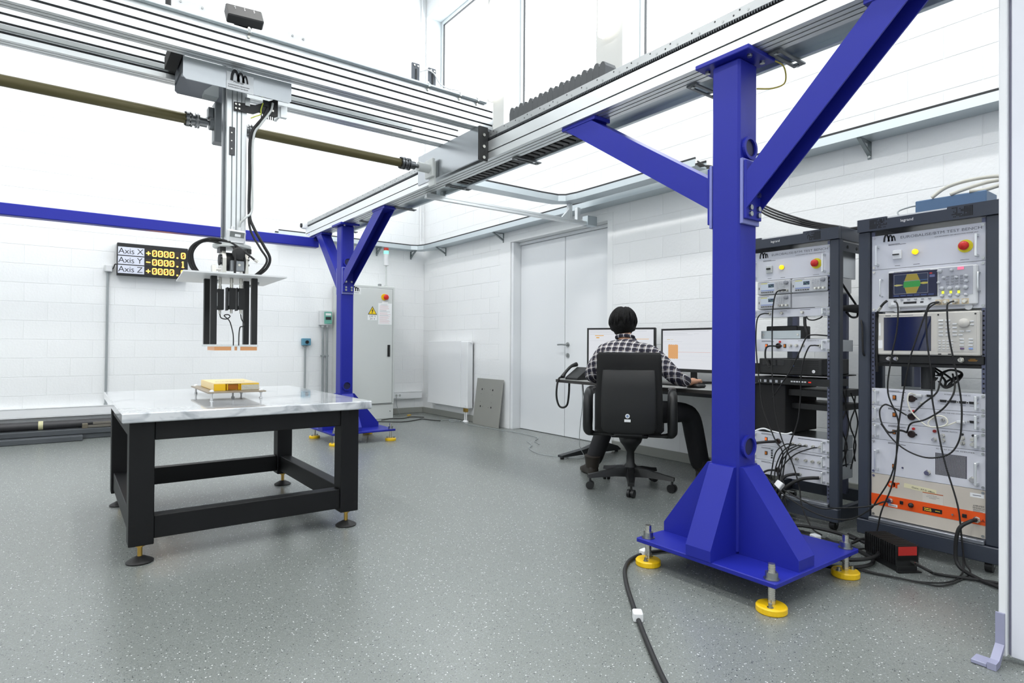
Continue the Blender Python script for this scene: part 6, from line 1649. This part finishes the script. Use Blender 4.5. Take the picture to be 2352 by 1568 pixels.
cable([AMP_OUT, (AMP_OUT[0]-.035, AMP_OUT[1]+.01, AMP_OUT[2]-.002), (AMP_OUT[0]-.06, AMP_OUT[1]+.045, AMP_OUT[2]-.04), (AMP_OUT[0]-.06, AMP_OUT[1]+.058, .10), (AMP_OUT[0]-.075, AMP_OUT[1]+.04, .03), (AMP_OUT[0]-.13, .88, .012), (AMP_OUT[0]-.16, .82, .012), (AMP_OUT[0]-.2, .72, .012)], .0085, 'thick black coaxial cable arching from the amplifier output to the floor')
cable([AMP_IN, (AMP_IN[0]-.02, AMP_IN[1]+.02, AMP_IN[2]-.006), (AMP_IN[0]-.035, AMP_IN[1]+.06, AMP_IN[2]-.03), (AMP_IN[0]-.045, AMP_IN[1]+.12, AMP_IN[2]-.05), (XP2-.07, 1.52, .17), (XP2-.07, 1.62, .15), (XP2-.02, 1.8, .18), (XP2+.0, 1.95, .23)], .004, 'black cable from the amplifier input looping low to the left rack')
for k in range(3):
    q = [(XP2+.10+.03*k, 1.16, .93), (XP2+.10, 1.12-.03*k, .87), (XP2+.08, 1.08, .83), (XP2+.10, 1.04+.02*k, .86), (XP2+.14, 1.03, .90), (XP2+.12, 1.08, .915), (XP2+.08, 1.13+.01*k, .86), (XP2+.10, 1.18, .824)]
    cable(q, .005, 'black cable bundled in the open gap of the right rack', group='cable bundle in the right rack gap')
tag(G().box(XP2+.085, 1.10, .862, XP2+.088, 1.125, .885).build('cable_tag', M_paper), 'small white tag on the cable bundle in the right rack gap', 'tag')
g = G().tube([(XP2+.10, 1.16, .945), (XP2+.10, 1.16, .818)], .03, 10, False); tag(g.build('power_strip', M_dark), 'dark upright power strip in the open gap of the right rack', 'power strip')
cable([(X2+.03, 1.42, 1.17), (X2+.0, 1.425, 1.165), (X2-.012, 1.415, 1.13), (X2-.012, 1.412, 1.02), (X2+.0, 1.41, .985), (X2+.03, 1.39, .98)], .005, 'short black strap looped round the left post of the right rack')
# left rack
gu = ga @ Vector((.194, .020, .02))
cable([V3(ga @ Vector((.194, .020, .016))), V3(ga @ Vector((.18, .020, .035))), V3(ga @ Vector((.15, .005, .045))), on1(.178, 1.27, .06), on1(.172, 1.15, .06), on1(.170, .98, .055), on1(.172, .87, .06), on1(.185, .72, .06), on1(.20, .60, .06), on1(.24, .47, .06), on1(.30, .35, .06), on1(.34, .22, .06), on1(.36, .12, .07), (XP1-.10, 1.68, .02), (XP1-.15, 1.60, .008)], .004, 'black cable hanging from the upper left generator down the left rack')
cable([V3(PATCH), on1(.10, 1.228, .03), on1(.075, 1.215, .04), on1(.062, 1.17, .045), on1(.058, 1.05, .045), on1(.07, .90, .045), on1(.085, .80, .045), on1(.11, .65, .05), on1(.19, .48, .06), on1(.24, .40, .06), on1(.22, .25, .06), on1(.21, .12, .07)], .004, 'black cable from the first patch socket falling along the left edge of the left rack')
cable([V3(REF), on1(.405, 1.035, .035), on1(.385, 1.025, .045), on1(.36, .95, .055), on1(.345, .85, .055), on1(.34, .75, .05), on1(.325, .60, .05), on1(.29, .48, .06), on1(.255, .36, .06), on1(.24, .22, .06), on1(.27, .10, .07)], .004, 'black cable from the reference module output dropping past the computer')
cable([on1(.19, 1.03, .02), on1(.14, 1.03, .04), on1(.125, 1.01, .05), on1(.125, .95, .05), on1(.15, .90, .055)], .005, 'short black power lead left of the reference module connector')
cable([on1(.47, 1.09, -.02), on1(.40, 1.095, .03), on1(.37, 1.08, .045), on1(.33, .99, .05), on1(.28, .88, .06), on1(.24, .82, .06), on1(.17, .72, .05)], .004, 'black cable arching over the reference module')
cable([on1(.34, 1.20, .005), on1(.345, 1.15, .01), on1(.36, 1.10, .01), on1(.355, 1.08, .005)], .009, 'thick black cable bridging the gap under the patch panel')
cable([on1(.35, 1.202, .005), on1(.37, 1.185, .02), on1(.40, 1.18, .02), on1(.435, 1.19, .02), on1(.44, 1.20, .005)], .004, 'thin black lead swagged under the patch panel')
for k, (u0, u1, ulow) in enumerate(((.265, .20, .18), (.30, .235, .20), (.33, .25, .22), (.355, .27, .215), (.42, .31, .235))):
    zc = .42+.035
    cable([on1(u0, zc, .02), on1(u0-.02, zc-.005, .05), on1(u1, .40, .065), on1(ulow, .30, .07), on1(ulow-.01+.01*k, .20, .075), on1(.20+.012*k, .10, .08), (XP1-.12-.02*k, 1.88-.03*k, .012), (XP1-.16, 1.75-.03*k, .008)], .0037, 'black coaxial cable drooping from the upper grey module of the left rack, %s' % ('leftmost', 'second from left', 'middle one', 'second from right', 'rightmost')[k])
cable([on1(.43, .285, .02), on1(.40, .283, .05), on1(.35, .268, .065), on1(.28, .22, .075), on1(.22, .14, .09), on1(.19, .06, .11), (XP1-.14, 1.98, .012)], .0095, 'thick black coaxial cable from the right socket of the lowest grey module')
cable([on1(.318, .285, .02), on1(.29, .284, .05), on1(.25, .26, .065), on1(.215, .18, .08), on1(.195, .08, .10), (XP1-.13, 2.0, .012)], .0085, 'thick black coaxial cable from the middle socket of the lowest grey module')
cable([on1(.175, .285, .015), on1(.14, .282, .04), on1(.11, .262, .05), on1(.09, .235, .05)], .006, 'short black lead left of the lowest round connector in the left rack')
cable([on1(.175, .458, .02), on1(.12, .45, .05), on1(.05, .435, .07), on1(-.03, .42, .09), on1(-.1, .40, .1)], .008, 'thick black cable leaving the upper grey module to the left')
cable([on1(.28, .525, .03), on1(.24, .512, .035), on1(.16, .52, .04), on1(.11, .53, .045), on1(.06, .51, .05), on1(.045, .48, .055), on1(.065, .45, .06), on1(.06, .42, .06)], .005, 'white cable looping over the upper grey module in the left rack', M_white)
for k in range(7):
    y_ = 1.60+.0*k; x_ = X1_+.12+.055*k
    cable([(x_, 1.61, .80-.02*k), (x_+.03*(-1)**k, 1.60, .68), (x_-.02*(-1)**k, 1.605, .58), (x_+.04*(-1)**k, 1.60, .46), (x_, 1.61, .36-.02*(k % 3))], .004, 'thin black cable hanging at the open side of the left rack, %s from the front' % ('first', 'second', 'third', 'fourth', 'fifth', 'sixth', 'seventh')[k], group='side cables of the left rack')
cable([(X1_+.10, 1.61, 1.40), (X1_+.18, 1.60, 1.33), (X1_+.27, 1.60, 1.27), (X1_+.25, 1.60, 1.245)], .006, 'black cable at the side of the upper generators, near the cable loom')
g = G().tube([(X1_+.06, 1.60, 1.245), (X1_+.25, 1.595, 1.25), (X1_+.45, 1.60, 1.25)], [.014, .026, .02], 10); tag(g.build('cable_loom', M_blackm), 'thick black cable loom at the side of the left rack', 'cable')
cable([(X1_+.15, 1.60, 1.225), (X1_+.20, 1.595, 1.20), (X1_+.27, 1.595, 1.205), (X1_+.29, 1.60, 1.24)], .006, 'short black cable loop under the loom of the left rack')
# sagging supply cables from the gantry to the racks
for k in range(4):
    d = .012*k
    cable([(4.06, 2.96, 2.468+.015*k), (3.98, 2.75, 2.40-d), (3.80, 2.40, 2.13-d), (3.62, 2.12, 1.935-d*1.5), (3.62, 1.86, 1.80-d), (3.64, 1.67, 1.735-d*.4), (3.66, 1.54, 1.705+.004*k), (3.68, 1.2, 1.705+.006*k)], .006, 'black supply cable sagging from the cable tray over both racks, %s of four' % ('uppermost', 'second', 'third', 'lowest')[k], group='sagging supply cables')
# blue box and cables on top of the right rack
t = thing('power_supply_box', 'flat blue-grey box on top of the right rack', 'box', (3.66, 1.13, 1.701))
G().box(3.58, .95, 1.7015, 3.74, 1.255, 1.795, .004).build('case', mat('steel_blue', (78, 106, 138), .45), t); G().box(3.60, .96, 1.7955, 3.72, 1.1, 1.80).build('lid_label', M_lgrey, t)
cable([(3.56, 1.25, 1.70), (3.55, 1.31, 1.72), (3.57, 1.33, 1.755), (3.60, 1.27, 1.775), (3.62, 1.255, 1.77)], .004, 'thin grey lead looping at the left end of the blue-grey box', M_conduit)
for k, (z, y) in enumerate(((1.86, 1.18), (1.835, 1.10), (1.815, 1.02))):
    cable([(3.58, y, 1.80), (3.60, y-.06, z-.015), (3.62, y-.16, z+.005), (3.64, y-.28, z), (3.66, y-.42, z-.05), (3.66, y-.52, 1.72)], .009, 'pale grey cable lying over the blue-grey box, %s' % ('rearmost and highest', 'middle one', 'front one')[k], mat('pale_cable', (188, 186, 176), .5))

# ================================================================== FLOOR ITEMS
t = thing('heatsink_attenuator', 'black finned attenuator block with a red label on the floor by the right rack', 'attenuator', (3.16, 1.20, 0))
Fh_ = Tz(3.155, 1.205, 0, R(58))
g = G(Fh_)
for k in range(15): g.box(-.105+k*.0148, -.055, .030, -.105+k*.0148+.006, .055, .120)
g.box(-.105, -.050, .05, .108, .050, .09); g.build('fin_block', M_black, t)
G(Fh_).box(-.105, -.05, .0015, .108, .05, .0295, .002).box(-.125, -.055, .0012, -.105, .055, .006).build('base_rail', M_black, t)
G(Fh_ @ frame((-.1065, 0, 0), (0, -1, 0), (0, 0, 1), (-1, 0, 0))).box(-.045, .075, 0, .045, .115, .001).build('red_label', mat('label_red', (186, 40, 34), .5), t)
G(Fh_).cyl((.108, 0, .07), (.135, 0, .07), .009, 12).cyl((.135, 0, .07), (.148, 0, .07), .006, 10).build('connector', M_nickel, t); G(Fh_).cyl((-.107, -.02, .045), (-.135, -.02, .045), .009, 12).build('connector', M_nickel, t)
pA = Fh_ @ Vector((-.136, -.02, .045)); pB = Fh_ @ Vector((.149, 0, .07))
cable([tuple(pA), (pA.x-.02, pA.y-.06, .035), (3.14, 1.02, .012), (3.18, .95, .010), (3.22, .88, .010), (3.26, .78, .010), (3.30, .6, .010)], .0065, 'black cable from the attenuator running under the right rack front')
cable([tuple(pB), (pB.x+.02, pB.y+.05, .05), (3.24, 1.45, .012), (3.2, 1.60, .012), (3.10, 1.72, .012)], .007, 'black cable from the attenuator running back to the coil on the floor')
for k, (cx, cy, rx, ry) in enumerate(((3.02, 1.50, .20, .26), (2.99, 1.55, .17, .22), (3.05, 1.52, .23, .29))):
    pts = [(cx+rx*math.cos(a), cy+ry*math.sin(a), .011+.017*(k % 3)+.003*math.sin(3*a)) for a in [2*PI*i/14-.4 for i in range(15)]]
    pts[-1] = (pts[-1][0]+.05, pts[-1][1]+.06, pts[-1][2])
    cable(pts, .009, 'thick black cable coiled on the floor behind the near column base, %s loop' % ('middle', 'inner', 'outer')[k])
cable([(2.93, 1.257, .008), (2.958, 1.123, .008), (2.995, 1.018, .008), (3.094, .952, .008), (3.22, .945, .012), (3.30, .96, .03), (3.31, .965, .10)], .0037, 'thin black cable snaking over the floor in front of the right rack')
# cable from the column base toward the camera with white clip-on ferrites
cable([(2.75, 1.72, .012), (2.55, 1.85, .012), (2.34, 1.95, .012), (2.19, 1.95, .012), (2.07, 1.89, .010), (1.95, 1.777, .010), (1.807, 1.613, .010), (1.714, 1.50, .010), (1.593, 1.348, .010), (1.47, 1.185, .010), (1.36, 1.02, .010)], .0092, 'thick black cable snaking from under the near column towards the front edge')
M_fer = mat('ferrite_white', (232, 234, 236), .4)
for (x, y, z, a, lab) in ((2.275, 1.955, .0, .1, 'white clip-on ferrite on the floor cable beside the left foot of the near column'), (1.725, 1.513, .0, .85, 'white clip-on ferrite on the floor cable in the foreground'), (3.03, 1.50, .05, 1.2, 'white clip-on ferrite on the coiled cable behind the near column base')):
    t = thing('ferrite_bead', lab, 'ferrite', (x, y, z))
    Ff = Tz(x, y, z, a)
    G(Ff).box(-.022, -.018, .0008, .022, .018, .0355, .004).build('shell', M_fer, t); G(Ff).box(-.004, -.0185, .012, .004, -.0181, .026).build('latch', M_lgrey, t)
tag(G(Matrix.Translation(on1(.235, .215, .085)) @ Matrix.Rotation(.5, 4, 'Y') @ Matrix.Rotation(.4, 4, 'X')).box(-.02, -.022, -.022, .02, .022, .022, .004).build('ferrite_bead', M_fer), 'white clip-on ferrite hanging among the cables of the left rack', 'ferrite')
cable([(3.45, 7.55, .008), (3.62, 7.62, .008), (3.77, 7.56, .008), (3.95, 7.66, .008), (4.08, 7.52, .008)], .006, 'black cable on the floor in front of the cabinet, rear one')
cable([(3.30, 7.45, .008), (3.42, 7.36, .008), (3.59, 7.22, .008), (3.80, 7.27, .008), (3.96, 7.36, .008), (4.0, 7.2, .008), (4.073, 7.047, .008)], .006, 'black cable on the floor in front of the cabinet, front one')
cable([(4.08, 7.04, .006), (4.2, 7.12, .006), (4.30, 7.0, .006), (4.25, 6.85, .006), (4.15, 6.9, .006), (4.22, 7.05, .006), (4.3, 6.9, .006), (4.2, 6.6, .006), (4.18, 6.4, .006), (4.22, 6.0, .006), (4.27, 5.52, .006), (4.21, 5.15, .006), (4.05, 5.0, .006), (3.95, 4.8, .006)], .0035, 'tangled thin grey cable on the floor below the radiator', M_conduit)
# white partition at the right edge
t = thing('partition', 'white partition panel with aluminium edge at the right side of the picture', 'partition', (2.47, 0.1, 0))
G().box(2.478, -.6, .02, 2.51, .592, 2.55, .002).build('panel', mat('partition_white', (226, 228, 238), .4), t)
G().box(2.464, .600, .02, 2.512, .622, 2.55, .003).build('edge_profile', mat('edge_white', (232, 234, 238), .35), t)
G().box(2.49, .5925, .02, 2.508, .5995, 2.55).build('shadow_gap', mat('lilac_gap', (150, 150, 172), .5), t)
M_foot = mat('lilac_grey', (150, 152, 178), .45)
G().prism([(2.372, .001), (2.372, .022), (2.405, .024), (2.455, .06), (2.455, .16), (2.4635, .16), (2.4635, .05), (2.41, .001)], .604, .628, 'xzy').build('foot', M_foot, t)
G().box(2.375, .629, .001, 2.43, .672, .014, .002).build('foot_pad', M_foot, t)

# tiny repeated print, dots, teeth and keys stay joined
for o in C.objects:
    if o.type == 'MESH' and o.parent is not None and o.name.split('.')[0] in ('perforation', 'square_hole', 'small_print', 'print_lines', 'red_print_lines', 'lit_dots', 'unlit_dots', 'dim_slash', 'soft_buttons', 'soft_keys', 'button_grid', 'key_buttons', 'white_keys', 'key_pad', 'port_labels', 'port', 'vent_slats', 'divider_line', 'menu_lines', 'grid_lines', 'highlight_text', 'menu_text', 'comb_teeth', 'lower_run', 'slot_lining', 'grid_frame', 'lettering'):
        o['kind'] = 'stuff'

tag(G(Tz(4.02, 7.86, 0, .5)).prism([(-.045, -.01), (.0, -.016), (.05, -.004), (.03, .014), (-.03, .016)], .001, .016, 'xyz').build('tape_scrap', mat('scrap_yellow', (206, 170, 70), .6)), 'small crumpled yellow scrap on the floor near the corner', 'scrap')
tag(G().lathe([(0, .001), (.014, .001), (.014, .010), (.008, .014), (0, .014)], (2.42, 6.62, 0), 12).build('nylon_cap', M_white), 'small white cap lying on the floor by the far column foot', 'cap')
